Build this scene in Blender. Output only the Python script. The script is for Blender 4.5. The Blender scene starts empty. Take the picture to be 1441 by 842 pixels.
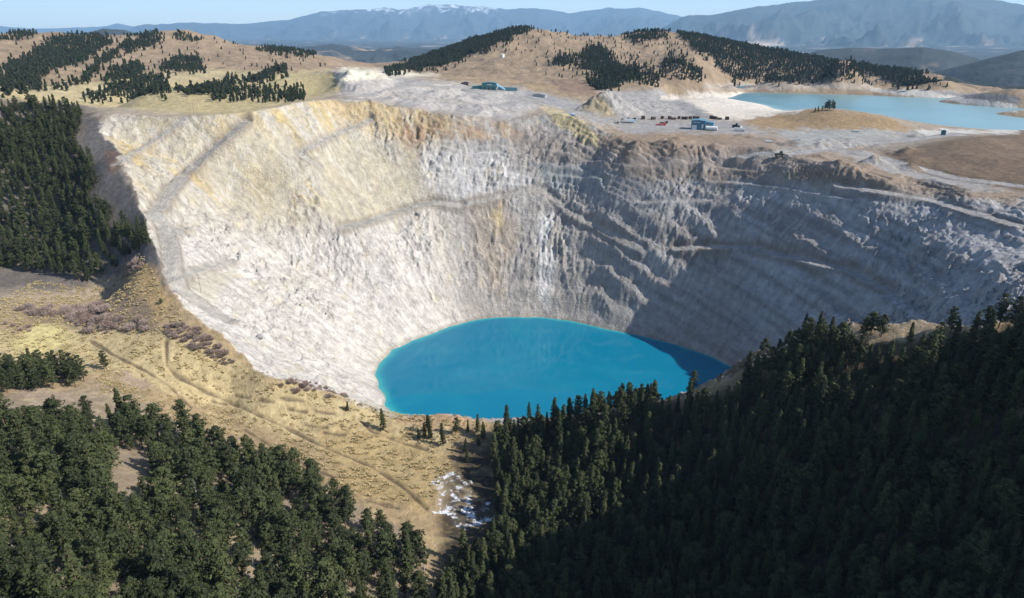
import bpy, bmesh, math, random
import numpy as np
R = math.radians
rng = np.random.default_rng(7)
random.seed(7)
sc = bpy.context.scene
C = sc.collection
CAMZ = 300.0            # the lake surface is z = 0, the drone hangs 300 m above it
PITCH, F, CX, CY = R(21.5), 955.0, 720.5, 421.0
SQ = 1.0                # terrain sampling factor

# ------------------------------------------------------------------ measuring helpers (z here is relative to the drone)
def ray(px, py):
    dx = (px-CX)/F; dy = -(py-CY)/F
    return np.array([dx, math.cos(PITCH)+dy*math.sin(PITCH), -math.sin(PITCH)+dy*math.cos(PITCH)])
def W(px, py, z):
    d = ray(px, py); return d*(z/d[2])
def D(px, py, dist):
    d = ray(px, py); return d*(dist/math.hypot(d[0], d[1]))
def project(x, y, z):
    f = y*math.cos(PITCH)-z*math.sin(PITCH); u = y*math.sin(PITCH)+z*math.cos(PITCH)
    f = np.maximum(f, 1.0)
    return CX+F*x/f, CY-F*u/f

# ------------------------------------------------------------------ noise
def _h(ix, iy, s):
    h = (ix.astype(np.uint32)*np.uint32(374761393)) ^ (iy.astype(np.uint32)*np.uint32(668265263)) ^ np.uint32((s*2246822519) & 0xffffffff)
    h = (h ^ (h >> np.uint32(13)))*np.uint32(1274126177)
    h = h ^ (h >> np.uint32(16))
    return h
def gn(x, y, s=0):
    x = np.asarray(x, np.float32); y = np.asarray(y, np.float32)
    xi = np.floor(x); yi = np.floor(y); fx = x-xi; fy = y-yi
    ix = xi.astype(np.int64); iy = yi.astype(np.int64)
    def g(a, b):
        t = _h(ix+a, iy+b, s).astype(np.float32)*np.float32(2*math.pi/4294967296.0)
        return np.cos(t)*(fx-a)+np.sin(t)*(fy-b)
    ux = fx*fx*fx*(fx*(fx*6-15)+10); uy = fy*fy*fy*(fy*(fy*6-15)+10)
    a = g(0,0); b = g(1,0); c = g(0,1); d = g(1,1)
    return ((a+(b-a)*ux)*(1-uy)+(c+(d-c)*ux)*uy)*1.5
def fbm(x, y, o=4, s=0, gain=.5):
    t = 0; a = 1.0; n = 0
    for k in range(o):
        t = t+a*gn(x*2**k, y*2**k, s+k*17); n += a; a *= gain
    return t/n*1.4
def ridged(x, y, o=4, s=0, gain=.5):
    t = 0; a = 1.0; n = 0
    for k in range(o):
        v = 1-np.abs(gn(x*2**k, y*2**k, s+k*31))*1.6
        t = t+a*v*np.abs(v); n += a; a *= gain
    return t/n
def sstep(a, b, x):
    t = np.clip((x-a)/(b-a), 0, 1); return t*t*(3-2*t)

def poly_sd(poly, px, py):
    p = np.array(poly, np.float32); best = np.full(px.shape, 1e9, np.float32); ins = np.zeros(px.shape, bool)
    for i in range(len(p)):
        a = p[i]; b = p[(i+1) % len(p)]; e = b-a
        wx_ = px-a[0]; wy_ = py-a[1]
        t = np.clip((wx_*e[0]+wy_*e[1])/(e[0]**2+e[1]**2+1e-6), 0, 1)
        best = np.minimum(best, (wx_-e[0]*t)**2+(wy_-e[1]*t)**2)
        c = ((a[1] > py) != (b[1] > py))
        if e[1] != 0: ins ^= c & (px < a[0]+e[0]*(py-a[1])/e[1])
    s = np.sqrt(best); return np.where(ins, s, -s)
def region(poly, px, py, feather):
    p = np.array(poly); m = (px > p[:,0].min()-feather) & (px < p[:,0].max()+feather) & (py > p[:,1].min()-feather) & (py < p[:,1].max()+feather)
    o = np.zeros(px.shape, np.float32)
    if m.any(): o[m] = sstep(-feather, feather, poly_sd(poly, px[m], py[m]))
    return o
class RBF:
    def __init__(s, pts, c=.035):
        p = np.array(pts, float); s.c2 = c*c
        s.uv = np.stack([np.arctan2(p[:,0], p[:,1]), np.log(np.hypot(p[:,0], p[:,1]))], 1)
        keep = []; seen = set()
        for i, q in enumerate(s.uv):
            k = (round(q[0]/.004), round(q[1]/.004))
            if k not in seen: seen.add(k); keep.append(i)
        s.uv = s.uv[keep]; z = p[keep, 2]; n = len(z)
        A = np.sqrt(((s.uv[:,None]-s.uv[None])**2).sum(-1)+s.c2)
        M = np.zeros((n+1, n+1)); M[:n,:n] = A-np.eye(n)*1e-4; M[:n,n] = 1; M[n,:n] = 1
        w = np.linalg.solve(M, np.append(z, 0)); s.w = w[:n].astype(np.float32); s.b = np.float32(w[n])
    def __call__(s, u, v):
        o = np.full(u.shape, s.b, np.float32)
        for (a, b), w in zip(s.uv.astype(np.float32), s.w):
            o += w*np.sqrt((u-a)**2+(v-b)**2+np.float32(s.c2))
        return o

# ------------------------------------------------------------------ control points
LZ = -300.0; PZ = -126.0                          # pit lake and tailings pond levels
pairs = [((540,555),(300,480,-212)), ((530,525),(235,405,-185)), ((543,502),(205,320,-155)), ((565,487),(165,220,-115)),
 ((592,476),(150,165,-85)), ((620,465),(330,160,-85)), ((650,455),(480,140,-80)), ((700,447),(600,156,-94)), ((760,447),(700,168,-104)),
 ((820,455),(800,178,-112)), ((890,470),(870,190,-117)), ((950,485),(1000,200,-121)), ((1000,502),(1150,218,-120)),
 ((1028,515),(1290,248,-123)), ((1048,532),(1434,276,-125)), ((1052,548),(1560,330,-125)), ((1035,565),(1530,415,-115)), ((1000,580),(1434,452,-130)), ((930,592),(1130,470,-158)),
 ((850,600),(980,548,-200)), ((760,602),(880,570,-216)), ((700,600),(790,580,-232)), ((650,597),(700,594,-257)), ((610,593),(630,586,-256)), ((575,588),(560,580,-255)),
 ((552,580),(470,552,-243)), ((543,570),(370,532,-230))]
PP, GG = [], []
RIM = []
lakeC = np.array([*np.mean([W(a[0],a[1],LZ)[:2] for a, _ in pairs], 0), LZ])
SHORE = []
for pi, (l, r) in enumerate(pairs):
    bulge = {8:.2, 9:.45, 10:.8, 11:1.05, 12:1.1, 13:1.05, 14:.9, 15:.6}.get(pi, 0)
    L = W(l[0], l[1], LZ); Rr = W(*r); RIM.append(Rr); SHORE.append(L)
    for t in (-.3, 0, .2, .4, .6, .8, 1.0, 1.3, 1.8):
        q = L+(Rr-L)*t
        if 0 < t < 1: q[2] = L[2]+(Rr[2]-L[2])*(t+bulge*t*(1-t)**.8*.9)
        if t > 1: q[2] += bulge*(t-1)*30
        if t < 0: q = L+(lakeC-L)*.35; q[2] = LZ-28
        PP.append(q)
    GG.append(Rr); q = Rr+(lakeC-Rr)*.3; q[2] = Rr[2]+4; GG.append(q)
PP.append(np.array([lakeC[0], lakeC[1], LZ-45]))
for a in [  # the ground outside the pit: pixel, height below the drone
 (0,842,-168),(150,842,-185),(300,842,-212),(450,842,-240),(600,842,-262),(700,842,-264),(800,842,-258),(900,842,-252),(1000,842,-243),(1200,842,-222),(1434,842,-195),(-200,842,-150),(1600,842,-196),(1750,842,-196),
 (-200,1000,-125),(0,1000,-142),(300,1000,-185),(600,1000,-240),(900,1000,-240),(1200,1000,-205),(1434,1000,-208),(1650,1000,-205),(1800,1000,-205),
 (600,700,-264),(640,760,-268),(500,650,-261),(420,600,-254),(330,560,-242),(250,530,-226),(150,480,-213),(50,460,-209),(0,440,-206),(-150,440,-205),
 (560,620,-261),(630,640,-263),(470,590,-253),
 (0,600,-190),(100,620,-203),(250,650,-226),(400,700,-245),(500,760,-255),(0,700,-178),(200,750,-202),(350,780,-225),(50,540,-211),(-150,600,-180),(-150,700,-165),
 (800,700,-257),(900,700,-248),(1000,700,-232),(1000,610,-213),(1000,570,-201),(1100,520,-176),(1100,600,-192),(1100,700,-216),(1200,580,-175),(1200,700,-200),(1320,460,-138),(1320,580,-163),(1320,700,-187),
 (1434,700,-175),(1434,580,-153),(1560,580,-143),(1700,580,-146),(1560,700,-174),(1700,700,-174),(1620,480,-118),(1750,470,-114),(1250,462,-143),(1200,468,-149),(700,650,-262),(700,700,-266),
 (800,640,-248),(900,620,-232),
 (0,400,-204),(100,395,-203),(180,385,-196),(0,340,-186),(100,340,-184),(190,350,-176),(180,310,-158),(0,300,-165),(100,300,-163),(0,220,-118),(100,220,-118),(140,240,-124),(130,190,-100),
 (0,140,-70),(60,140,-72),(110,148,-78),(-150,140,-62),(-150,220,-112),(-150,300,-160),(-150,380,-196),
 (130,150,-80),(250,152,-84),(200,135,-78),(300,128,-74),(400,112,-66),(430,105,-62),(490,97,-50),(470,112,-64),(520,108,-66),(560,118,-78),(620,122,-86),(680,126,-92),(740,132,-98),(600,135,-90),(660,150,-98),(540,130,-80),(520,118,-72),
 (800,150,-106),(850,165,-113),(900,170,-117),(980,180,-120),(1040,180,-121),(760,140,-100),(830,140,-106),
 (780,120,-94),(850,118,-98),(930,130,-110),(880,145,-112),
 (960,140,-120),(1000,150,-123.5),(960,134,-121),(1060,145,-124.2),(1060,152,-123.5),(1100,156,-124.3),(1130,160,-125.5),(1000,140,-124),(980,136,-123.5),(1030,141,-124.3),(1020,128,-131),(1050,134,-130),
 (1060,178,-121),(1110,170,-118),(1160,153,-104),(1200,156,-106),(1250,168,-112),(1285,184,-123),(1240,190,-124),(1150,188,-123),(1320,190,-124),(1434,184,-125),(1200,208,-122),(1280,205,-122),
 (1100,200,-121),(1434,205,-110),(1380,195,-106),(1300,215,-116),(1434,235,-114),(1260,218,-120),(1560,200,-105),(1560,260,-116),
 (1200,145,-140),(1300,150,-140),(1434,165,-140),(1125,138,-134),(1150,132,-138),(1400,175,-136),(1350,160,-140),(1560,170,-140),(1060,130,-134),(1000,130,-130),(1250,136,-138),(1350,145,-136),
 (975,127,-122),(1050,124,-122),(1150,124,-122),(1230,128,-123),(1330,140,-123),(1434,158,-124),(1560,172,-124),(1434,148,-121),(1434,135,-112),(1340,128,-114),(1434,130,-120)]:
    GG.append(W(*a))
for a in [  # hills behind: pixel, distance
 (0,52,2000),(40,49,2000),(110,60,1900),(180,51,2000),(225,46,2100),(258,43,2100),(310,63,2000),(370,69,2000),(430,79,1950),(485,96,1850),(-150,52,2000),(-300,60,2000),
 (0,90,1650),(80,92,1600),(160,85,1700),(250,75,1800),(340,88,1700),(420,95,1600),(0,128,1250),(80,125,1250),(-150,120,1300),
 (180,112,1350),(260,106,1400),(340,103,1450),(390,104,1400),(300,101,1500),
 (555,99,2000),(600,82,2050),(655,62,2050),(700,48,2050),(735,40,2050),(770,47,2000),(820,55,2050),(870,53,2150),(920,47,2200),(965,49,2150),(1010,58,2150),(1060,70,2150),(1120,82,2100),(1200,96,2050),(1280,107,1950),(1325,122,1850),
 (600,105,1600),(680,100,1600),(707,82,1750),(740,70,1850),(760,100,1600),(820,100,1600),(850,85,1750),(900,80,1850),(950,70,1950),(900,105,1600),(960,118,1500),(1000,95,1750),(1030,119,1650),(1100,116,1720),(1200,117,1720),(1160,105,1800),(1270,122,1720),(1000,75,1950),(1390,127,1850),(1434,131,2050),(1560,132,1900),(1700,130,1900),(1380,124,2250),(1500,124,2300),(510,97,1900),(520,98,1700)]:
    GG.append(D(*a))
for az in np.linspace(-58, 58, 18):               # the hills end before the wide valley
    for dd, z in ((2600, -150 if az < 28 else -235), (3000, -220 if az < 28 else -260), (3500, -285)):
        GG.append(np.array([dd*math.sin(R(az)), dd*math.cos(R(az)), z]))
for px, d_, z in ((180,1130,-108),(260,1180,-108),(330,1230,-100),(100,1000,-100),(0,950,-98),(-150,950,-95),(400,1260,-92)):
    q = D(px, 120, d_); q[2] = z; GG.append(q)

# ------------------------------------------------------------------ the terrain sheet: a fan of samples that widens with distance
na = int(1590*SQ); AZ = np.linspace(R(-57), R(78), na).astype(np.float32)
rad = [105.0]
while rad[-1] < 3500:
    d = rad[-1]; st = 1.15 if d < 950 else (1.15+(d-950)*.0048)
    rad.append(d+st/SQ)
RD = np.array(rad, np.float32); nr = len(RD)
U, V0 = np.meshgrid(AZ, RD); X = V0*np.sin(U); Y = V0*np.cos(U); LV = np.log(V0)
Gf = RBF(GG); Pf = RBF(PP)
G = Gf(U, LV)
pm = (V0 < 1150)
P = np.full(G.shape, 400, np.float32); P[:] = 400
ir = int((RD < 1150).sum())
P[:ir] = Pf(U[:ir], LV[:ir])
G0 = G.copy()
# ---- the shaded hill climbs on to the right, out of view, raised to cast its shade
px0, _ = project(X, Y, G)
G = G+sstep(1510, 1880, px0)*(1-sstep(400, 540, V0))*185*sstep(200, 290, V0)
# ---- ground relief
far = sstep(1000, 1700, V0)
G = G+fbm(X/60, Y/60, 4, 3)*(1.6+far*5)+fbm(X/330, Y/330, 3, 5)*far*10
plat = sstep(600, 760, V0)*(1-sstep(1200, 1500, V0))
G = G+(ridged(X/45, Y/70, 3, 9)-.3)*.8*plat
gpx, gpy = project(X, Y, G0)
near = 1-sstep(550, 700, V0)
G = G+fbm(X/9, Y/9, 3, 11)*.3*near
G_NOISY = G
# ---- wall relief: gullies that run down the slope, ledges, broken rock
cx, cy = float(lakeC[0]), float(lakeC[1])
xs, ys = X[:ir], Y[:ir]
phi = np.arctan2(xs-cx, ys-cy); rr = np.hypot(xs-cx, ys-cy)
hgt = np.clip((P[:ir]-LZ)/60, 0, 1)
wx = fbm(xs/60, ys/60, 4, 21)*26
gul = ridged(phi*9+wx*.05, rr/420+wx*.01, 3, 23)
gul2 = ridged(phi*26+wx*.09, rr/230, 3, 29)
gm = sstep(-.25, .45, fbm(xs/120+4, ys/120, 2, 27))
fine = (ridged(xs/9+wx*.06, ys/9, 3, 47, .6)-.35)*2.4
rock = fbm(xs/17, ys/17, 4, 33, .6)
rk2 = ridged(xs/28+wx*.05, ys/28, 4, 37, .6)
rgt = sstep(20, 170, xs)*(ys > 430)
upr = rgt*sstep(-165, -130, P[:ir])
gul = .35+(gul-.35)*(1-.75*rgt); gul2 = .35+(gul2-.35)*(1-.85*rgt); rock = rock*(1-.1*rgt)
fpx, fpy = project(xs, ys, P[:ir])
fan = np.maximum.reduce([region(q, fpx+wx*.3, fpy, 9) for q in ([(462,205),(520,190),(606,282),(560,296),(490,314),(450,300)], [(330,185),(405,178),(430,255),(395,300),(315,300),(290,260)], [(560,200),(590,205),(592,260),(570,270)], [(255,395),(330,372),(300,440),(270,430)], [(1060,370),(1180,385),(1260,430),(1150,425)])])
cal = .42+.58*sstep(-.3, .25, fbm(xs/85, ys/85, 3, 59))
Pn = P[:ir]+hgt*(1-.8*upr)*(1-.88*fan)*cal*1.15*((gul-.35)*(3.2+4*gm)+(gul2-.35)*(1.2+2.2*gm)+rock*3.0+(rk2-.3)*3.6+fine)+hgt*fbm(xs/140, ys/140, 3, 41)*11+(1-hgt)*(fbm(xs/22, ys/22, 3, 45)*2.2)
# ledges (benches) cut in the upper rear wall
PXp, PYp = project(xs, ys, Pn)
flat = region([(985,129),(1330,124),(1500,130),(1500,186),(1290,186),(1130,164),(1000,166),(965,140)], gpx, gpy, 5)*(V0 > 820)*(V0 < 1750)
G = G+(G0-G)*flat*.92
def terrace(z, h, sharp, off):
    q = (z+off)/h; f = q-np.floor(q); return (np.floor(q)+np.clip((f-.5)*sharp+.5, 0, 1))*h-off
tier = region([(465,100),(560,106),(740,128),(775,150),(720,172),(600,160),(480,140)], gpx, gpy, 5)*(V0 > 800)*(V0 < 1450)
G = G+(terrace(G, 9, 2.6, fbm(X/70, Y/70, 3, 53)*3.5)-G)*tier*.9
bm_ = region([(570,180),(700,175),(850,185),(880,270),(760,290),(640,260)], PXp, PYp, 30)
bm2 = region([(850,185),(1080,190),(1434,235),(1500,330),(1300,330),(1050,300),(880,280)], PXp, PYp, 25)
bm3 = region([(620,300),(1000,290),(1434,330),(1434,460),(1040,480),(700,420)], PXp, PYp, 40)
off = fbm(xs/80, ys/80, 3, 51)*9+.22*xs*sstep(60, 220, xs)+rock*4*sstep(40, 190, xs)
Pn = Pn+(terrace(Pn, 6.5, 2.4, off)-Pn)*bm_*.65
Pn = Pn+(terrace(Pn, 4.5+2*gm, 2.6, off*1.1)-Pn)*np.maximum(bm2*.4, upr*.7)
Pn = Pn+(terrace(Pn, 30, 1.9, off*1.6)-Pn)*bm3*.4
ctr = region([(640,270),(720,255),(900,300),(1010,330),(1000,470),(860,455),(700,430),(650,440)], fpx, fpy, 35)
Pn = Pn+hgt*ctr*((ridged(phi*10+wx*.075, rr/260, 4, 127)-.4)*(2+5*gm)+(ridged(phi*34+wx*.12, rr/110, 2, 131)-.4)*1.0)
Pn = Pn+(terrace(Pn, 5, 2.4, off*1.2+rock*3)-Pn)*hgt*cal*(1-fan)*(1-upr)*.55
Pn = Pn+hgt*(ridged(xs/6.5, ys/6.5, 2, 137, .6)-.35)*1.7*cal*(1-fan)
Pn = Pn+hgt*(fbm(xs/5.5, ys/5.5, 3, 57, .6)*.9)*(1-.8*fan)*cal
P[:ir] = Pn
def smin(a, b, k):
    h = np.clip(.5+.5*(b-a)/k, 0, 1); return b+(a-b)*h-k*h*(1-h)
Z = smin(G, P, 2.0)
PIT = sstep(-1.5, 3, G-P)                         # 1 on the pit wall

# ---- look a pixel up on the terrain
def hit(px, py):
    d = ray(px, py); az = math.atan2(d[0], d[1]); te = d[2]/math.hypot(d[0], d[1])
    j = (az-AZ[0])/(AZ[1]-AZ[0]); j0 = int(np.clip(math.floor(j), 0, na-2)); f = j-j0
    col = Z[:,j0]*(1-f)+Z[:,j0+1]*f
    b = np.nonzero(col >= te*RD)[0]
    i = max(1, int(b[0])) if len(b) else nr-1
    g0 = col[i-1]-te*RD[i-1]; g1 = col[i]-te*RD[i]; t = 0 if g1 == g0 else np.clip(-g0/(g1-g0), 0, 1)
    dd = RD[i-1]+(RD[i]-RD[i-1])*t
    return np.array([dd*math.sin(az), dd*math.cos(az), te*dd])
def ground_z(x, y):
    x = np.asarray(x, float); y = np.asarray(y, float)
    j = (np.arctan2(x, y)-AZ[0])/(AZ[1]-AZ[0]); d = np.hypot(x, y)
    i1 = np.clip(np.searchsorted(RD, d), 1, nr-1); fi = np.clip((d-RD[i1-1])/(RD[i1]-RD[i1-1]), 0, 1)
    j0 = np.clip(np.floor(j).astype(int), 0, na-2); fj = np.clip(j-j0, 0, 1)
    a = Z[i1-1,j0]*(1-fj)+Z[i1-1,j0+1]*fj; b = Z[i1,j0]*(1-fj)+Z[i1,j0+1]*fj
    return a*(1-fi)+b*fi
def near_line(pts3):
    """nearest distance to a polyline and the height of the line there"""
    p = np.array(pts3); mrg = 40
    x0, x1, y0, y1 = p[:,0].min()-mrg, p[:,0].max()+mrg, p[:,1].min()-mrg, p[:,1].max()+mrg
    m = (X > x0) & (X < x1) & (Y > y0) & (Y < y1); xx = X[m]; yy = Y[m]
    bd = np.full(xx.shape, 1e9, np.float32); bz = np.zeros(xx.shape, np.float32); sg = np.zeros(xx.shape, np.float32)
    for a, b in zip(p[:-1], p[1:]):
        e = b-a; t = np.clip(((xx-a[0])*e[0]+(yy-a[1])*e[1])/(e[0]**2+e[1]**2+1e-9), 0, 1)
        dx = xx-a[0]-e[0]*t; dy = yy-a[1]-e[1]*t; dd = dx*dx+dy*dy; k = dd < bd
        bd = np.where(k, dd, bd); bz = np.where(k, a[2]+e[2]*t, bz)
    return m, np.sqrt(bd), bz
def dense(pts, n=6):
    o = []
    for a, b in zip(pts[:-1], pts[1:]):
        for k in range(n): o.append((a[0]+(b[0]-a[0])*k/n, a[1]+(b[1]-a[1])*k/n))
    return o+[pts[-1]]
ROAD = np.zeros(Z.shape, np.float32); EDGE = np.zeros(Z.shape, np.float32)
ROADW = []
def road(pix, w, keep=1.0, soft=1.0, n=4, mask=True, lift=0.0):
    pts = [hit(*q) for q in dense(pix, n)]
    z = np.array([q[2] for q in pts])
    for _ in range(6): z[1:-1] = (z[:-2]+2*z[1:-1]+z[2:])/4
    for q, zz in zip(pts, z): q[2] = zz+lift
    m, d, bz = near_line(pts)
    k = (1-sstep(w*.5, w*.5+w*.35*soft, d))*keep
    Z[m] = Z[m]*(1-k)+bz*k
    if mask: EDGE[m] = np.maximum(EDGE[m], np.exp(-((d-w*.5-1)/1.3)**2)*keep)
    if mask: ROAD[m] = np.maximum(ROAD[m], 1-sstep(w*.5-1.5, w*.5+1.5, d+fbm(X[m]/6, Y[m]/6, 2, 61)*1.5))
def ditch(pix, w, depth, bank=.5):
    pts = [hit(*q) for q in dense(pix, 5)]
    m, d, _ = near_line(pts)
    d = d+fbm(X[m]/14, Y[m]/14, 2, 63)*1.2
    Z[m] = Z[m]-depth*.45*np.exp(-(d/(w*.8))**2)+.12*depth*np.exp(-((d-2.2*w)/(w*1.2))**2)*(fbm(X[m]/9, Y[m]/9, 2, 67)+.3)
    return m, d
# benches and haul roads on the pit walls
road([(345,172),(310,200),(275,235),(245,262),(222,295)], 13)
road([(215,300),(232,318),(240,350),(243,385),(252,405),(285,430),(320,452)], 12)
road([(240,330),(262,322)], 7, .6)
road([(480,320),(520,312),(565,296),(605,283),(650,290)], 9, .8)
road([(650,290),(760,262),(800,300),(850,325),(905,352)], 6, .6)
road([(950,350),(1000,347),(1040,347),(1110,362),(1180,375),(1250,410)], 8, .85)
road([(1180,262),(1260,272),(1340,290),(1434,318)], 8, .8)
road([(450,235),(420,215),(470,190),(520,170)], 8, .6)
road([(255,390),(300,375),(330,368)], 5, .6)
road([(160,232),(210,205),(262,165)], 6, .6)
for pl in ([(620,235),(690,238),(745,250)], [(700,205),(760,212),(845,232)], [(760,232),(840,240),(850,262)], [(600,180),(680,186),(740,200)], [(760,245),(845,252)],
           [(880,235),(960,232),(1050,240)], [(1000,255),(1100,262),(1200,280)], [(1050,215),(1150,222),(1290,262)], [(900,285),(1000,282)]):
    road(pl, 5, .75, mask=False)
# plateau roads
road([(735,138),(770,148),(820,160),(870,178),(900,180)], 16, .8)
road([(880,176),(960,178),(1040,186)], 26, .9)
road([(1040,222),(1130,214),(1210,205),(1290,196),(1350,188)], 16, .9)
road([(1180,212),(1240,222),(1290,236),(1340,250),(1434,262)], 12, .8)
road([(560,118),(640,124),(700,128)], 22, .8)
road([(480,140),(560,140),(640,146),(720,158)], 16, .7)
# ditches and tracks in the meadow
DIT = [ditch([(125,478),(160,500),(205,522),(240,545),(268,573)], 1.0, 2.2), ditch([(233,480),(234,515),(250,530),(300,555),(350,578),(400,600),(445,624),(520,655),(560,680),(600,715)], 1.5, 3.2, .6),
       ditch([(505,590),(520,605),(560,622),(600,632)], 1.2, 2.4), ditch([(470,685),(520,705),(560,715)], 1.1, 2.2), ditch([(345,605),(400,640),(470,672)], .9, 1.6)]
for y0, x0, x1 in ((556,330,352),(562,365,385),(560,395,425),(575,405,430),(578,445,470),(598,430,460),(608,455,485),(565,300,318)):
    DIT.append(ditch([(x0,y0),((x0+x1)/2,y0+3),(x1,y0+4)], .8, 1.5))
# spoil cones and rough heaps on the plateau
def mound(px, py, h, r, sx=1, ridge=0):
    q = hit(px, py); m = (np.abs(X-q[0]) < r*3) & (np.abs(Y-q[1]) < r*3)
    d = np.hypot((X[m]-q[0])*sx, Y[m]-q[1])
    Z[m] = Z[m]+h*np.clip(1-(d+fbm(X[m]/12, Y[m]/12, 3, 71)*r*.15)/r, 0, 1)
mound(862,157,26,48); mound(838,152,16,34); mound(895,150,9,60,.6); mound(792,176,14,60,.8); mound(492,113,6,26); mound(535,112,7,30)
mound(1190,204,9,26); mound(1165,205,8,24); mound(1130,205,8,30); mound(1228,232,7,14); mound(1280,238,6,14); mound(1180,236,7,22); mound(935,150,3,50,.5)
for k in range(70):
    px = random.uniform(760, 1300); py = random.uniform(190, 245)
    if PIT[np.clip(int(0),0,0),0] >= 0: mound(px, py, random.uniform(1.5, 4.5), random.uniform(7, 18))
for a in ((480,118,640,132,8),(500,131,660,146,8),(560,143,700,158,7)):   # tiers of tipped rock
    p0 = hit(a[0],a[1]); p1 = hit(a[2],a[3])
    m, d, _ = near_line([p0, (p0+p1)/2, p1])
    Z[m] = Z[m]+a[4]*np.exp(-(d/16)**2)*(.75+.5*fbm(X[m]/20, Y[m]/20, 3, 75))
PX, PY = project(X, Y, Z)

# ------------------------------------------------------------------ ground colours (what the ground is made of, with some sun and shade painted in)
n1 = fbm(X/26, Y/26, 4, 81, .55); n2 = fbm(X/7, Y/7, 3, 83, .6); n3 = fbm(X/90, Y/90, 3, 85)
scl = np.clip(650/V0, .25, 1.3)
wpx = PX+(n1*11+n2*5)*scl; wpy = PY+(fbm(X/24+9, Y/24, 4, 87, .55)*8+fbm(X/8, Y/8+5, 2, 89)*3)*scl
COL = np.zeros(Z.shape+(3,), np.float32); COL[:] = (.30,.225,.13)
def lay(mask, col):
    COL[:] = COL*(1-mask[...,None])+np.array(col, np.float32)*mask[...,None]
def paint(poly, col, feather=10, s=1.0, dmin=0, dmax=9e9, m=None):
    k = region(poly, wpx, wpy, feather)*s
    if dmin or dmax < 9e9: k = k*((V0 > dmin) & (V0 < dmax))
    if m is not None: k = k*m
    lay(k, col)
OUT = 1-PIT
# hills: tan grass, paler where dry
lay(sstep(1150, 1500, V0), (.27,.20,.135))
lay(sstep(.1, .7, n3)*sstep(1100, 1500, V0)*.5, (.32,.245,.15))
lay(sstep(.2, .8, fbm(X/40, Y/40, 4, 91))*sstep(1200, 1500, V0)*.4, (.20,.15,.10))
lay(sstep(600, 720, V0)*(1-sstep(1100, 1300, V0)), (.30,.25,.195))
paint([(-100,150),(130,150),(330,165),(480,130),(480,100),(420,100),(200,118),(-100,130)], (.40,.33,.18), 6, dmin=700)
paint([(-100,135),(100,118),(300,98),(400,104),(250,115),(150,135),(-100,160)], (.40,.33,.19), 4, dmin=1150, dmax=1700)
# forest floors
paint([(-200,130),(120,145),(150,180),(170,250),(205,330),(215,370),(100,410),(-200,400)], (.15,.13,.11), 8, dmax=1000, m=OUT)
paint([(120,165),(165,180),(180,260),(235,360),(240,420),(215,400),(180,330),(140,260),(115,210)], (.115,.108,.104), 6, dmax=900, m=OUT)  # dark talus cliff, its grey deepened for the shade on it
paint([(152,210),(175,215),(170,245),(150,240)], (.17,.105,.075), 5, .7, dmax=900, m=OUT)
# meadow
paint([(-100,470),(100,455),(170,455),(240,470),(300,480),(370,530),(560,580),(640,600),(600,700),(400,610),(160,520),(-100,520)], (.43,.345,.19), 10, dmax=600, m=OUT)
paint([(15,480),(60,450),(100,455),(100,480),(60,495),(20,495)], (.50,.43,.20), 6, dmax=600)
paint([(140,440),(160,370),(200,350),(240,420),(220,450)], (.40,.28,.14), 8, dmax=600, m=OUT)
paint([(440,600),(560,600),(640,650),(600,720),(480,690)], (.36,.265,.13), 14, .8, dmax=600, m=OUT)
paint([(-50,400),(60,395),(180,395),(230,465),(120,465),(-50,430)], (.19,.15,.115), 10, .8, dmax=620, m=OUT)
paint([(-200,580),(150,540),(300,610),(470,690),(590,760),(620,1000),(-200,1000)], (.27,.215,.15), 10, dmax=500, m=OUT)
paint([(640,640),(760,590),(1000,560),(1200,480),(1600,450),(1600,1000),(620,1000),(620,760)], (.055,.045,.032), 16, dmax=450, m=OUT)  # floor under the right-hand pines, painted darker to deepen the hillside's shade
paint([(20,535),(60,545),(110,560),(60,575),(20,560)], (.33,.26,.19), 5, dmax=500)
paint([(160,515),(200,530),(215,548),(195,550),(165,530)], (.33,.25,.18), 4, dmax=500)
paint([(1170,462),(1300,455),(1330,475),(1250,482),(1150,478)], (.36,.28,.19), 6, dmax=450)
paint([(560,565),(620,572),(690,590),(640,605),(560,595)], (.40,.27,.16), 6, dmax=480)
gr = sstep(.05, .6, fbm(X/5, Y/3.2, 3, 93, .6))*(1-sstep(520, 620, V0))*OUT
lay(gr*.5, (.27,.19,.095)); lay(sstep(.15, .7, fbm(X/19, Y/12, 3, 95))*(1-sstep(520, 640, V0))*OUT*.4, (.47,.37,.20))
DMASK = np.zeros(Z.shape, bool)
for m, d in DIT:
    k = np.zeros(Z.shape, np.float32); k[m] = np.exp(-(d/1.05)**2); DMASK[m] = np.maximum(DMASK[m], d < 3.2); lay(k*.8, (.09,.065,.045))  # ditch beds painted dark in place of deeper-cut shadow
# pit walls
lay(PIT, (.37,.345,.32))
paint([(140,120),(480,120),(620,150),(640,250),(640,400),(640,470),(520,560),(300,520),(140,300)], (.52,.475,.395), 40, m=PIT)
paint([(230,290),(330,330),(470,330),(600,300),(650,470),(540,500),(555,600),(330,540),(220,420)], (.62,.58,.53), 30, m=PIT)
PHI = np.arctan2(X-cx, Y-cy); RRC = np.hypot(X-cx, Y-cy)
yel = sstep(-.25, .55, fbm(PHI*13+n1*.25, RRC/95, 5, 97, .6))
yel2 = sstep(-.1, .5, fbm(PHI*22+n1*.3, RRC/70, 4, 99, .6))
paint([(150,160),(480,120),(600,160),(600,260),(480,300),(330,290),(170,250)], (.54,.41,.175), 34, .95, m=PIT*yel)
paint([(300,170),(450,150),(470,230),(400,260),(330,240)], (.53,.45,.27), 22, .7, m=PIT*yel2)
paint([(460,200),(520,190),(600,280),(500,310),(450,300)], (.50,.45,.33), 12, .8, m=PIT)
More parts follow.
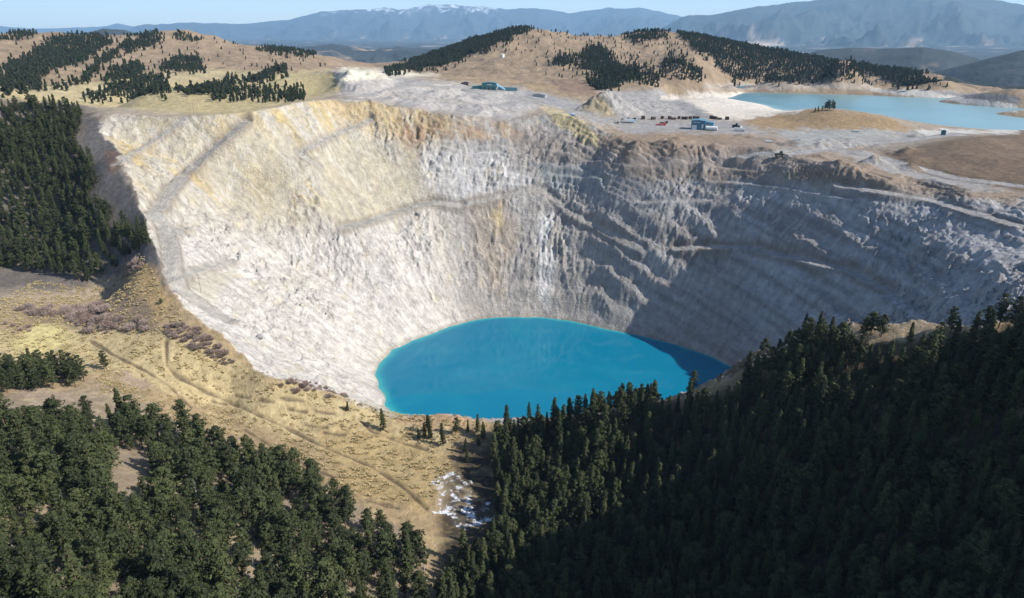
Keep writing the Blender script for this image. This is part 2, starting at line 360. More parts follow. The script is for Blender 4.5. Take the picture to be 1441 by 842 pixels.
paint([(420,130),(560,130),(640,165),(640,185),(560,200),(480,170)], (.52,.38,.18), 14, .75, m=PIT)
paint([(560,170),(600,175),(600,215),(575,225)], (.36,.21,.105), 9, .9, m=PIT)
paint([(590,160),(690,165),(760,185),(740,200),(600,195)], (.40,.26,.14), 8, .8, m=PIT*sstep(-.3,.4,n1))
paint([(590,210),(700,215),(770,270),(640,285),(590,270)], (.62,.60,.58), 12, .8, m=PIT)
paint([(700,180),(860,190),(870,240),(760,235)], (.24,.205,.18), 14, .75, m=PIT)
paint([(750,232),(850,236),(850,268),(770,268)], (.27,.305,.31), 6, .9, m=PIT)
paint([(660,280),(715,275),(730,330),(700,420),(670,350)], (.42,.34,.255), 14, .7, m=PIT)
paint([(690,300),(712,285),(708,310),(698,330)], (.55,.42,.18), 5, .6, m=PIT)
paint([(755,300),(780,300),(782,380),(770,440),(758,400)], (.66,.65,.63), 6, .8, m=PIT)  # gully side that faces the sun, its brightness painted in
paint([(830,190),(1110,195),(1434,240),(1434,290),(1200,275),(880,260)], (.25,.205,.165), 14, .85)
paint([(860,185),(1000,178),(1060,200),(1050,215),(880,225)], (.24,.175,.12), 10, .8)
paint([(880,205),(1110,203),(1090,240),(900,245)], (.33,.30,.29), 10, .6)
paint([(780,240),(1100,260),(1120,320),(880,320)], (.30,.295,.295), 18, .7, m=PIT)
paint([(1040,260),(1500,290),(1500,480),(1040,480)], (.40,.405,.42), 30, .9, m=PIT)
paint([(1060,290),(1180,300),(1200,350),(1080,340)], (.25,.225,.21), 18, .6, m=PIT)
paint([(950,346),(1000,343),(1042,346),(1000,353),(955,355)], (.45,.34,.18), 3, .9)
paint([(1295,275),(1350,290),(1350,294),(1295,281)], (.62,.58,.50), 2, .9)
FAN = np.zeros(Z.shape, np.float32); FAN[:ir] = fan
lay(PIT*FAN*.65*(V0 > 500)*(1-sstep(20, 160, X)), (.49,.435,.325))
yst = sstep(.25, .7, fbm(X/13, Y/30+4, 3, 101, .6)); lay(PIT*yst*.5*(1-sstep(0, 140, X)), (.58,.49,.31))
gst = sstep(.2, .7, fbm(X/20+8, Y/20, 4, 103, .6)); lay(PIT*gst*.35, (.33,.31,.29))
stk = ridged(PHI*34+n1*.35, RRC/85, 4, 111, .6)
lay(PIT*sstep(.42, .75, stk)*.38*(1-.5*sstep(20, 170, X)), (.27,.25,.225)); stk2 = ridged(PHI*21+n1*.3, RRC/120, 4, 113, .6)
lay(PIT*sstep(.5, .85, stk2)*.45, (.66,.63,.58))
lay(PIT*sstep(.1, .6, fbm(X/70, Y/70, 4, 115, .6))*.28*(1-sstep(-100, 40, X)), (.48,.42,.32))
lay(PIT*(V0 > 430)*(1-sstep(.5, 3.2+n1*2, Z-LZ))*.6, (.30,.26,.2))
crk = ridged(X/13+n1*.5, Y/13, 3, 139, .6)
lay(PIT*sstep(.62, .85, crk)*.4*(1-FAN), (.19,.17,.15))
lay(PIT*sstep(.1, .45, fbm(X/9, Y/9, 3, 141, .6))*.22*(1-FAN), (.30,.27,.24))
strat = fbm((Z+.32*X)/8, Y/150, 3, 143, .55); RT = sstep(40, 190, X)*PIT*(V0 > 430)
lay(RT*sstep(.05, .4, strat)*.5, (.22,.205,.195)); lay(RT*sstep(.05, .4, -strat)*.4, (.47,.46,.45))
paint([(845,192),(960,180),(1100,200),(1290,240),(1434,262),(1434,285),(1250,270),(1080,248),(900,250)], (.27,.20,.14), 10, .6)
paint([(880,222),(1080,214),(1190,236),(1060,240),(900,238)], (.36,.32,.29), 6, .5)
# dumps and works on the plateau
lay(PIT*(V0 < 405)*sstep(640, 720, PX), (.20,.15,.10))
top = (V0 > 780)*1.0*(1-PIT*.6)
paint([(470,98),(560,108),(660,118),(740,125),(770,145),(720,170),(600,155),(480,135)], (.345,.322,.30), 6, m=top)
paint([(480,95),(540,98),(620,106),(540,112),(470,112)], (.58,.53,.42), 4, m=top)
paint([(740,128),(800,140),(880,175),(930,180),(900,190),(830,170),(740,140)], (.29,.275,.27), 4, m=top)
paint([(765,150),(800,158),(835,180),(842,200),(850,215),(800,185),(770,168)], (.42,.355,.215), 3, m=(V0 > 700)*1.0)
paint([(830,140),(862,135),(900,150),(860,165),(815,155)], (.27,.225,.15), 3, m=top)
paint([(843,128),(960,125),(985,140),(1000,165),(870,168),(860,150)], (.31,.292,.275), 4, m=top)
paint([(770,112),(830,112),(840,135),(800,135)], (.22,.155,.11), 4, m=top)
paint([(930,118),(985,130),(940,135)], (.33,.25,.16), 3, m=top)
paint([(930,138),(985,132),(1130,152),(1090,165),(1010,170),(985,150)], (.60,.535,.445), 4, m=top)
paint([(965,128),(1050,131),(1140,152),(1110,158),(1000,150)], (.64,.58,.50), 3, .8, m=top)
paint([(960,137),(1000,165),(985,168),(945,145)], (.22,.215,.215), 3, .8, m=top)
paint([(860,168),(1060,172),(1080,188),(880,186)], (.29,.272,.258), 4, m=top)
paint([(1040,172),(1160,150),(1250,165),(1295,188),(1200,185),(1080,184)], (.29,.205,.115), 4, m=top)
paint([(1080,182),(1240,182),(1300,186),(1240,205),(1130,205)], (.30,.295,.275), 4, m=top)
paint([(1250,190),(1330,186),(1300,197),(1200,206),(1060,225),(1040,218),(1190,198)], (.31,.295,.27), 4)
paint([(1240,215),(1340,195),(1434,183),(1600,180),(1600,280),(1434,268),(1330,250),(1270,235)], (.175,.125,.085), 5, m=OUT)
paint([(1170,212),(1240,222),(1300,242),(1434,270),(1330,262),(1230,235)], (.33,.32,.305), 4, .8)
paint([(1290,183),(1434,183),(1434,188),(1290,190)], (.55,.52,.47), 2, .9, dmin=850)
paint([(1220,125),(1340,128),(1434,150),(1434,158),(1330,142),(1230,130)], (.45,.42,.38), 2, dmin=1300)
paint([(1310,128),(1434,134),(1434,147),(1340,135)], (.17,.165,.165), 2, dmin=1300)
paint([(990,117),(1230,117),(1230,126),(990,127)], (.34,.29,.24), 2, .8, dmin=1500)
lay(EDGE*.75, (.21,.17,.13)); lay(ROAD*.85, (.385,.36,.32)); paint([(1325,100),(1700,95),(1700,131),(1335,127)], (.035,.043,.04), 2, dmin=1950)
lay(ROAD*sstep(120, 200, X)*.6, (.34,.33,.33))
lay(sstep(.1, .7, fbm(X/6, Y/6, 4, 105, .6))*PIT*.16, (.25,.23,.21))
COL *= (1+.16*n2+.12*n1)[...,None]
# snow lying in the shaded hollow
sn = region([(612,676),(650,668),(662,690),(660,712),(690,708),(700,730),(660,742),(640,725),(612,722)], wpx, wpy, 8)*(V0 < 500)
SNOW = (sn > .35)
COL = np.clip(COL*.77, .01, .8)
SHAL = sstep(-7, -.3, Z-LZ)

# ------------------------------------------------------------------ materials
def mat(name, col, rough=.8, metal=0, spec=.3):
    m = bpy.data.materials.new(name); m.use_nodes = True
    b = m.node_tree.nodes['Principled BSDF']
    b.inputs['Base Color'].default_value = (*col, 1); b.inputs['Roughness'].default_value = rough; b.inputs['Metallic'].default_value = metal
    b.inputs['Specular IOR Level'].default_value = spec
    return m
def nodes(m): return m.node_tree.nodes, m.node_tree.links, m.node_tree.nodes['Principled BSDF']
def ground_mat(name, s1, s2, lo, hi, bump, dist):
    m = mat(name, (.3,.3,.3), .95, 0, .1); n, l, b = nodes(m)
    at = n.new('ShaderNodeAttribute'); at.attribute_name = 'Col'
    tc = n.new('ShaderNodeTexCoord')
    a = n.new('ShaderNodeTexNoise'); a.inputs['Scale'].default_value = s1; a.inputs['Detail'].default_value = 6; a.inputs['Roughness'].default_value = .68
    c = n.new('ShaderNodeTexNoise'); c.inputs['Scale'].default_value = s2; c.inputs['Detail'].default_value = 5; c.inputs['Roughness'].default_value = .7
    l.new(tc.outputs['Object'], a.inputs['Vector']); l.new(tc.outputs['Object'], c.inputs['Vector'])
    r = n.new('ShaderNodeMapRange'); r.inputs['From Min'].default_value = .3; r.inputs['From Max'].default_value = .7; r.inputs['To Min'].default_value = lo; r.inputs['To Max'].default_value = hi
    l.new(a.outputs['Fac'], r.inputs['Value'])
    mx = n.new('ShaderNodeMix'); mx.data_type = 'RGBA'; mx.blend_type = 'MULTIPLY'; mx.inputs[0].default_value = 1
    l.new(at.outputs['Color'], mx.inputs[6]); l.new(r.outputs['Result'], mx.inputs[7]); l.new(mx.outputs[2], b.inputs['Base Color'])
    ad = n.new('ShaderNodeMath'); ad.operation = 'MULTIPLY_ADD'; ad.inputs[1].default_value = .45
    l.new(c.outputs['Fac'], ad.inputs[0]); l.new(a.outputs['Fac'], ad.inputs[2])
    bp = n.new('ShaderNodeBump'); bp.inputs['Strength'].default_value = bump; bp.inputs['Distance'].default_value = dist
    l.new(ad.outputs[0], bp.inputs['Height']); l.new(bp.outputs['Normal'], b.inputs['Normal'])
    return m
M_ground = ground_mat('meadow_and_soil', .22, .9, .72, 1.28, .8, 1.6)
M_rock = ground_mat('pit_rock', .13, .5, .78, 1.18, 1.0, 3.6)
M_hill = ground_mat('dry_hillside', .03, .12, .8, 1.2, .7, 5)
M_snow = mat('old_snow', (.6,.62,.66), .8)
_n, _l, _b = nodes(M_snow); _tc = _n.new('ShaderNodeTexCoord'); _a = _n.new('ShaderNodeTexNoise'); _a.inputs['Scale'].default_value = .16; _a.inputs['Detail'].default_value = 8; _a.inputs['Roughness'].default_value = .72
_r = _n.new('ShaderNodeValToRGB'); _r.color_ramp.elements[0].position = .51; _r.color_ramp.elements[0].color = (0,0,0,1); _r.color_ramp.elements[1].position = .60; _r.color_ramp.elements[1].color = (1,1,1,1)
_l.new(_tc.outputs['Object'], _a.inputs['Vector']); _l.new(_a.outputs['Fac'], _r.inputs['Fac']); _at = _n.new('ShaderNodeAttribute'); _at.attribute_name = 'Col'; _mx = _n.new('ShaderNodeMix'); _mx.data_type = 'RGBA'; _mx.inputs[7].default_value = (.5,.53,.58,1)
_l.new(_r.outputs['Color'], _mx.inputs[0]); _l.new(_at.outputs['Color'], _mx.inputs[6]); _l.new(_mx.outputs[2], _b.inputs['Base Color'])
def leaf_mat(name, c0, c1, dead=None):
    m = mat(name, c0, .75, 0, .2); n, l, b = nodes(m)
    oi = n.new('ShaderNodeObjectInfo'); at = n.new('ShaderNodeAttribute'); at.attribute_name = 'tone'
    ad = n.new('ShaderNodeMath'); ad.operation = 'MULTIPLY_ADD'; ad.inputs[1].default_value = .5
    mm = n.new('ShaderNodeMath'); mm.operation = 'MULTIPLY'; mm.inputs[1].default_value = .5
    l.new(at.outputs['Fac'], mm.inputs[0]); l.new(oi.outputs['Random'], ad.inputs[0]); l.new(mm.outputs[0], ad.inputs[2])
    r = n.new('ShaderNodeValToRGB'); r.color_ramp.elements[0].color = (*c0, 1); r.color_ramp.elements[1].color = (*c1, 1)
    l.new(ad.outputs[0], r.inputs['Fac']); l.new(r.outputs['Color'], b.inputs['Base Color'])
    return m
M_needle = leaf_mat('pine_needles', (.006,.010,.004), (.060,.071,.024))
M_farneedle = leaf_mat('distant_needles', (.017,.026,.015), (.038,.048,.026))
M_bark = mat('pine_bark', (.11,.075,.05), .95)
M_grey = mat('weathered_wood', (.28,.26,.245), .95)
M_twig = leaf_mat('bare_twigs', (.18,.115,.085), (.36,.295,.26))

# ------------------------------------------------------------------ mesh building
def mesh_np(name, verts, faces4, material, col=None, tone=None, smooth=False, faces3=None):
    me = bpy.data.meshes.new(name)
    f4 = np.asarray(faces4, np.int32).reshape(-1, 4) if faces4 is not None else np.zeros((0,4), np.int32)
    f3 = np.asarray(faces3, np.int32).reshape(-1, 3) if faces3 is not None else np.zeros((0,3), np.int32)
    me.vertices.add(len(verts)); me.vertices.foreach_set('co', np.asarray(verts, np.float32).ravel())
    nl = f4.size+f3.size; me.loops.add(nl); me.loops.foreach_set('vertex_index', np.concatenate([f4.ravel(), f3.ravel()]))
    me.polygons.add(len(f4)+len(f3))
    st = np.concatenate([np.arange(len(f4))*4, f4.size+np.arange(len(f3))*3]).astype(np.int32)
    me.polygons.foreach_set('loop_start', st)
    me.update(calc_edges=True)
    if smooth: me.polygons.foreach_set('use_smooth', np.ones(len(me.polygons), bool))
    if col is not None:
        a = me.color_attributes.new('Col', 'FLOAT_COLOR', 'POINT')
        c4 = np.ones((len(verts), 4), np.float32); c4[:,:3] = col; a.data.foreach_set('color', c4.ravel())
    if tone is not None:
        a = me.attributes.new('tone', 'FLOAT', 'POINT'); a.data.foreach_set('value', np.asarray(tone, np.float32))
    me.materials.append(material); me.validate()
    return me
def link(name, me, parent=None, loc=None):
    o = bpy.data.objects.new(name, me); C.objects.link(o)
    if parent is not None: o.parent = parent
    if loc is not None: o.location = loc
    return o
def tag(o, label=None, cat=None, group=None, kind=None):
    if label: o['label'] = label
    if cat: o['category'] = cat
    if group: o['group'] = group
    if kind: o['kind'] = kind
    return o
# terrain cut into its named surfaces
quad = np.zeros((nr-1, na-1), np.uint8)
pc = PIT[:-1,:-1]; dc = V0[:-1,:-1]
quad[dc > 1230] = 2
quad[(pc > .5) & (dc < 1150)] = 1
quad[(ROAD[:-1,:-1] > .5)] = 3
bch = region([(930,138),(985,132),(1130,152),(1090,165),(1010,170),(985,150)], PX, PY, 2)[:-1,:-1]
quad[(bch > .5) & (dc > 800) & (quad != 3)] = 4
quad[SNOW[:-1,:-1] & (dc < 500)] = 5
ii, jj = np.meshgrid(np.arange(nr-1), np.arange(na-1), indexing='ij')
v00 = ii*na+jj; Q = np.stack([v00, v00+1, v00+na+1, v00+na], -1)
VT = np.stack([X, Y, Z+CAMZ], -1).reshape(-1, 3); CT = COL.reshape(-1, 3)
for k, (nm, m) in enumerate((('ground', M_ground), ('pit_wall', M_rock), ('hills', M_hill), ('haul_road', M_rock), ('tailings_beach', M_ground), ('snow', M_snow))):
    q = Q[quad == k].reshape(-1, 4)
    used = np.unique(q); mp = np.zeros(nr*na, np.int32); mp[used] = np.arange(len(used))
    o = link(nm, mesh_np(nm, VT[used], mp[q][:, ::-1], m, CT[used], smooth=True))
    tag(o, kind='stuff' if nm == 'snow' else 'structure')
    if nm == 'snow': tag(o, 'patchy white snow lying in the shaded hollow beside the dark pines', 'snow')

# ------------------------------------------------------------------ water
def water_mat(name, deep, shallow, rough, bumpscale, bumpd):
    m = mat(name, deep, rough, 0, .28); n, l, b = nodes(m); b.inputs['IOR'].default_value = 1.33
    at = n.new('ShaderNodeAttribute'); at.attribute_name = 'tone'
    mx = n.new('ShaderNodeMix'); mx.data_type = 'RGBA'; mx.inputs[6].default_value = (*deep, 1); mx.inputs[7].default_value = (*shallow, 1)
    tc = n.new('ShaderNodeTexCoord'); a = n.new('ShaderNodeTexNoise'); a.inputs['Scale'].default_value = bumpscale; a.inputs['Detail'].default_value = 4
    l.new(tc.outputs['Object'], a.inputs['Vector'])
    bp = n.new('ShaderNodeBump'); bp.inputs['Strength'].default_value = .12; bp.inputs['Distance'].default_value = bumpd
    l.new(a.outputs['Fac'], bp.inputs['Height']); l.new(bp.outputs['Normal'], b.inputs['Normal'])
    a2 = n.new('ShaderNodeTexNoise'); a2.inputs['Scale'].default_value = .012; a2.inputs['Detail'].default_value = 6; a2.inputs['Distortion'].default_value = 1.2
    l.new(tc.outputs['Object'], a2.inputs['Vector']); r2 = n.new('ShaderNodeMapRange'); r2.inputs['From Min'].default_value = .45; r2.inputs['From Max'].default_value = .75; r2.inputs['To Max'].default_value = .16
    l.new(a2.outputs['Fac'], r2.inputs['Value']); s2_ = n.new('ShaderNodeMath'); s2_.operation = 'ADD'; s2_.use_clamp = True
    l.new(r2.outputs['Result'], s2_.inputs[0]); l.new(at.outputs['Fac'], s2_.inputs[1]); l.new(s2_.outputs[0], mx.inputs[0]); l.new(mx.outputs[2], b.inputs['Base Color'])
    return m
M_lake = water_mat('turquoise_pit_water', (.002,.122,.205), (.03,.27,.28), .04, .35, .05)
M_pond = water_mat('milky_pond_water', (.045,.125,.135), (.165,.265,.28), .3, .2, .06)
def water(name, x0, x1, y0, y1, step, z, m, depth, mask=None, silt=None):
    xs_ = np.arange(x0, x1, step); ys_ = np.arange(y0, y1, step); gx, gy = np.meshgrid(xs_, ys_)
    gz = ground_z(gx, gy); ny, nx = gx.shape
    ok = (gz < z+6); ok = ok[:-1,:-1] | ok[1:,:-1] | ok[:-1,1:] | ok[1:,1:]
    if mask is not None: ok &= mask(gx, gy)[:-1,:-1]
    i, j = np.meshgrid(np.arange(ny-1), np.arange(nx-1), indexing='ij'); v = i*nx+j
    q = np.stack([v, v+1, v+nx+1, v+nx], -1)[ok]
    tone = np.clip(1-(z-gz)/depth, 0, 1)**1.6
    if silt: tone = np.maximum(tone*.9, silt(gx, gy))
    used = np.unique(q); mp = np.zeros(nx*ny, int); mp[used] = np.arange(len(used))
    vv = np.stack([gx.ravel(), gy.ravel(), np.full(gx.size, z+CAMZ)], 1)[used]
    return tag(link(name, mesh_np(name, vv, mp[q], m, tone=tone.ravel()[used])), kind='structure')
water('lake', cx-330, cx+330, cy-230, cy+230, 3.0, LZ, M_lake, 7.0, lambda a, b: np.hypot(a-cx, b-cy) < 300)
water('tailings_pond', 250, 2300, 800, 1900, 6.0, PZ, M_pond, 9.0, lambda a, b: (np.hypot(a, b) < 1900) & (a > 440), lambda a, b: .85*sstep(250, 900, a+fbm(a/160, b/160, 3, 121)*90-(b-1300)*.25))

# ------------------------------------------------------------------ far country: valley floor and mountain ranges
naf = 1100; azf = np.linspace(R(-60), R(60), naf); rf = [3380.0]
while rf[-1] < 56000: rf.append(rf[-1]*1.008)
rf = np.array(rf); UF, VF = np.meshgrid(azf, rf); XF = VF*np.sin(UF); YF = VF*np.cos(UF)
base = -300+fbm(XF/1500, YF/1500, 4, 201)*25
ZF = base.copy(); RNG = np.zeros(ZF.shape)
def rng_(prof, dist, slope_near, slope_far, amp, seed, wid):
    global ZF
    kf = 2.3 if dist > 10000 else 1.0
    dist *= kf; amp *= kf; wid *= kf
    pa = np.array([math.atan2(ray(p[0], p[1])[0], ray(p[0], p[1])[1]) for p in prof])
    pt = np.array([ray(p[0], p[1])[2]/math.hypot(*ray(p[0], p[1])[:2]) for p in prof])
    h = np.interp(azf, pa, pt)*dist
    h = h[None]+0*VF
    dv = VF-dist*(1+.05*gn(UF*9, UF*0+seed, seed))
    body = h-np.where(dv < 0, -dv*slope_near, dv*slope_far)
    spur = ridged(XF/wid, YF/wid, 5, seed, .55)
    k = sstep(0, 1, np.clip(np.abs(dv)/(wid*1.2), 0, 1))
    body = body+(spur-.55)*amp*(.12+.88*k)
    ZF = np.maximum(ZF, body)
rng_([(-400,36),(0,36),(50,40),(110,38),(150,37),(165,33),(185,37),(260,40),(400,40),(1900,40)], 22500, .12, .12, 200, 211, 3500)
rng_([(-400,60),(100,50),(160,44),(200,33),(250,31),(290,33),(330,33),(400,27),(450,16),(480,14),(520,12),(540,8),(560,12),(600,6),(620,8),(670,7),(700,10),(720,13),(740,12),(770,14),(800,18),(850,12),(900,11),(940,18),(970,22),(1060,24),(1900,24)], 17500, .16, .2, 700, 213, 2300)
rng_([(-400,80),(880,60),(930,40),(960,24),(1000,20),(1040,13),(1100,5),(1150,0),(1180,-4),(1250,-8),(1300,-8),(1370,-3),(1434,4),(1500,10),(1900,20)], 11000, .17, .2, 560, 217, 1700)
rng_([(-400,60),(0,60),(250,70),(400,70),(470,62),(520,70),(560,66),(640,72),(760,90),(1900,100)], 8500, .07, .05, 150, 219, 900)
rng_([(-400,60),(-30,52),(0,48),(25,41),(45,46),(70,56),(100,52),(145,39),(175,42),(200,50),(240,60),(300,70),(1900,110)], 7600, .18, .1, 90, 223, 1100)
rng_([(-400,120),(1060,95),(1110,82),(1150,70),(1200,66),(1240,68),(1300,66),(1340,72),(1380,85),(1430,100),(1900,120)], 5600, .2, .1, 80, 227, 900)
rng_([(-400,130),(1230,118),(1300,104),(1340,95),(1390,82),(1434,72),(1500,66),(1700,66),(1900,70)], 4500, .22, .1, 60, 229, 700)
t_ = sstep(3380, 3900, VF); ZF = -300*(1-t_)+ZF*t_
cf = np.zeros(ZF.shape+(3,), np.float32); cf[:] = (.035,.043,.045)
pat = fbm(XF/700, YF/700, 5, 231, .6)
open_ = sstep(.25, .5, pat)*sstep(-60, -250, ZF)
cf = cf*(1-open_[...,None])+np.array((.27,.2,.14), np.float32)*open_[...,None]
pxf, pyf = project(XF, YF, ZF)
clear = region([(1035,60),(1060,58),(1095,55),(1105,64),(1050,66)], pxf+pat*8, pyf+pat*3, 2)*(VF > 15500)*(VF < 29500)
clear = np.maximum(clear, region([(1050,46),(1090,42),(1090,48),(1055,50)], pxf+pat*8, pyf+pat*3, 2)*(VF > 15500)*(VF < 29500))
cf = cf*(1-clear[...,None])+np.array((.42,.33,.24), np.float32)*clear[...,None]
snw = sstep(1.0, 1.35, (ZF/40250*955/ (22))+fbm(XF/600, YF/600, 4, 233)*.5)*(VF > 32000)*(pxf > 430)*(pxf < 700)
snw = snw*sstep(-.3, .3, fbm(XF/420, YF/420, 4, 239))
cf = cf*(1-.8*snw[...,None])+.8*np.array((.75,.78,.82), np.float32)*snw[...,None]
i, j = np.meshgrid(np.arange(len(rf)-1), np.arange(naf-1), indexing='ij'); v = i*naf+j
qf = np.stack([v, v+naf, v+naf+1, v+1], -1).reshape(-1, 4)
M_mtn = ground_mat('wooded_mountain', .004, .012, .7, 1.3, .6, 40)
tag(link('mountains', mesh_np('mountains', np.stack([XF, YF, ZF+CAMZ], -1).reshape(-1, 3), qf, M_mtn, cf.reshape(-1, 3), smooth=True)), kind='structure')

# ------------------------------------------------------------------ trees
def quads_about(cent, nor, size, rnd):
    """small leaf faces: centres, facing, size"""
    n = len(cent); nor = nor/np.linalg.norm(nor, axis=1, keepdims=True)
    a = rnd.normal(size=(n,3)); a -= nor*(a*nor).sum(1, keepdims=True); a /= np.linalg.norm(a, axis=1, keepdims=True)
    b = np.cross(nor, a); s = size[:,None]
    v = np.stack([cent-a*s*.5-b*s*.32, cent+a*s*.5-b*s*.22, cent+a*s*.62+b*s*.26, cent-a*s*.38+b*s*.34], 1)
    return v.reshape(-1, 3), np.arange(n*4).reshape(-1, 4)
def pine_crown(seed, H, rmax, form, nleaf=17, leaf=.47):
    r = np.random.default_rng(seed); cen, nor, siz, ton = [], [], [], []
    z = H*(.14 if form == 'fir' else .22); lean = r.normal(size=2)*.03
    while z < H*.985:
        t = (z/H-.12)/.88
        if form == 'fir': prof = (1-t)**.85*(.9+.1*math.sin(z*2.1))+.05
        else: prof = (math.sin(min(1, t*1.25+.18)*math.pi)**.6 if t < .62 else max(.0, 1-((t-.62)/.40)**1.7)*.93)+.05
        nb = int(r.integers(4, 7)); a0 = r.uniform(0, 6.28)
        for k in range(nb):
            if form != 'fir' and r.random() < .12: continue
            a = a0+k*6.283/nb+r.normal()*.3; ln = rmax*prof*r.uniform(.62, 1.14)
            rise = (.12 if form == 'fir' else .28)*r.normal(1, .5)+(-.22 if form == 'fir' else 0)
            for s in (.3, .62, .95):
                if ln*s < .25 and s > .4: continue
                pr = (.62+.2*ln/ max(rmax, 1))*r.uniform(.75, 1.2)*(.75 if form == 'fir' else 1.0)
                c = np.array([math.cos(a)*ln*s+lean[0]*z, math.sin(a)*ln*s+lean[1]*z, z+ln*s*rise])+r.normal(size=3)*.15
                m = nleaf if s > .4 else max(4, nleaf//2)
                u = r.normal(size=(m,3)); u /= np.linalg.norm(u, axis=1, keepdims=True)
                cen.append(c+u*np.array([pr, pr, pr*.62])*r.uniform(.55, 1, (m,1)))
                nor.append(u*.8+np.array([math.cos(a)*.3, math.sin(a)*.3, .45])+r.normal(size=(m,3))*.35)
                siz.append(leaf*r.uniform(.7, 1.3, m)); ton.append(np.repeat(np.clip(r.normal(.5, .22, m)+r.normal()*.15, 0, 1), 4))
        z += (H*.052 if form == 'fir' else H*.06)*r.uniform(.8, 1.2)
    top = np.array([lean[0]*H, lean[1]*H, H*.97]); m = 12
    u = r.normal(size=(m,3)); cen.append(top+u*np.array([.16,.16,.5])); nor.append(u*np.array([1,1,.3])+.1); siz.append(np.full(m, leaf*.8)); ton.append(np.full(m*4, .5))
    v, f = quads_about(np.concatenate(cen), np.concatenate(nor), np.concatenate(siz), r)
    return v, f, np.concatenate(ton)
def tube(path, radii, n=6):
    vs, fs = [], []
    for p, r_ in zip(path, radii):
        for k in range(n): vs.append((p[0]+r_*math.cos(k*6.283/n), p[1]+r_*math.sin(k*6.283/n), p[2]))
    for i in range(len(path)-1):
        for k in range(n): fs.append((i*n+k, i*n+(k+1) % n, (i+1)*n+(k+1) % n, (i+1)*n+k))
    return vs, fs
def merge(parts):
    V_, F_ = [], []; o = 0
    for v, f in parts:
        V_ += list(v); F_ += [tuple(q+o for q in g) for g in f]; o += len(v)
    return np.array(V_), np.array(F_)
def trunk_geo(seed, H, r0, limbs=True):
    r = np.random.default_rng(seed+500)
    parts = [tube([(0,0,-1.2),(0,0,.4),(.03,.02,H*.4),(0,.04,H*.75),(0,0,H*.97)], [r0*1.25, r0, r0*.75, r0*.4, .03])]
    for k in range(10 if limbs else 0):
        z = H*r.uniform(.15, .8); a = r.uniform(0, 6.28); ln = r.uniform(.8, 1.9)
        parts.append(tube([(0,0,z),(math.cos(a)*ln, math.sin(a)*ln, z+.3)], [.07,.03], 4))
    return merge(parts)
KINDS = []
for s in range(9):
    form = 'fir' if s in (1, 4, 6, 8) else 'pine'
    H = [15, 17, 13, 16, 14, 14.5, 18, 12, 15.5][s]; rm = [2.9, 2.6, 3.2, 2.7, 2.6, 3.1, 2.6, 3.1, 2.3][s]
    v, f, t = pine_crown(40+s, H, rm, form)
    crown = mesh_np('crown', v, f, M_needle, tone=t)
    tv, tf = trunk_geo(s, H, .26); trunk = mesh_np('trunk', tv, tf, M_bark, smooth=True)
    whole = mesh_np('pine', np.concatenate([v, tv]), np.concatenate([f, tf+len(v)]), M_needle, tone=np.concatenate([t, np.zeros(len(tv))]))
    whole.materials.append(M_bark); mi = np.zeros(len(whole.polygons), np.int32); mi[len(f):] = 1; whole.polygons.foreach_set('material_index', mi)
    KINDS.append((crown, trunk, whole, H, form))
FARK = []
for s in range(5):
    H = 12+s; v, f, t = pine_crown(90+s, H, 2.9, 'fir' if s % 2 else 'pine', 2, 1.9)
    FARK.append(mesh_np('distant_pine', v, f, M_farneedle, tone=t))

TX, TY, TS, TK, TZONE = [], [], [], [], []
def taken(cell, x, y, sp):
    k = (int(x//sp), int(y//sp))
    for a in (-1,0,1):
        for b in (-1,0,1):
            for q in cell.get((k[0]+a, k[1]+b), ()):
                if (q[0]-x)**2+(q[1]-y)**2 < sp*sp: return True
    cell.setdefault(k, []).append((x, y)); return False
def scatter(poly, spacing, smin_, smax_, zone, tries, kinds=range(9), dmin=0, dmax=9e9, keep=1.0, cell=None, holes=(), patch=None):
    p = np.array(poly, float); out = []; cell = {} if cell is None else cell
    P4 = [hit(*q) for q in poly]
    xa = np.array([q[0] for q in P4]); ya = np.array([q[1] for q in P4])
    m = 60 if dmax < 1000 else 200
    x = rng.uniform(xa.min()-m, xa.max()+m, tries); y = rng.uniform(max(40, ya.min()-m), ya.max()+m, tries)
    z = ground_z(x, y); qx, qy = project(x, y, z); d = np.hypot(x, y)
    k = (poly_sd(poly, qx, qy) > 0) & (d > dmin) & (d < dmax) & (rng.random(tries) < keep)
    if zone == 'far' and keep > .5:
        sdv = poly_sd(poly, qx, qy); rag = sdv+fbm(x/45, y/45, 3, 79)*6
        k = ((rag > 0) | ((sdv > -7) & (rng.random(tries) < .03))) & (d > dmin) & (d < dmax)
    for h in holes: k &= ~(poly_sd(h, qx, qy) > 0)
    if patch: k &= gn(x/patch, y/patch, 77) > -.12
    pit = np.zeros(tries, bool)
    if zone == 'right': k &= (d > 165) & ((qx < 1480) | (d > 240))
    if zone == 'left': k &= (gn(x/24, y/24, 177) > -.42) & (d > 165)
    for i in np.nonzero(k)[0]:
        sp = spacing*rng.uniform(.75, 1.25)
        if taken(cell, x[i], y[i], spacing*.8): continue
        out.append((x[i], y[i], z[i], rng.uniform(smin_, smax_), int(rng.choice(list(kinds))), zone))
    return out
cell = {}
PINE = [0,2,3,5,7]; FIR = [1,4,6,8]
NEAR = []
NEAR += scatter([(-300,600),(-80,597),(60,612),(108,606),(150,572),(200,585),(250,608),(300,640),(380,655),(440,682),(470,722),(530,738),(580,768),(598,842),(600,1150),(-300,1150)], 8.4, .75, 2.0, 'left', 16000, PINE+[0,2,3,5,7,1,4], dmax=420, cell=cell, holes=[[(165,640),(215,640),(230,725),(170,735)], [(95,560),(140,575),(120,605),(95,600)]])
NEAR += scatter([(-60,522),(20,515),(60,518),(125,532),(118,552),(60,550),(-60,562)], 7, 1.0, 1.4, 'grove', 2500, PINE+[4], dmax=520, cell=cell)
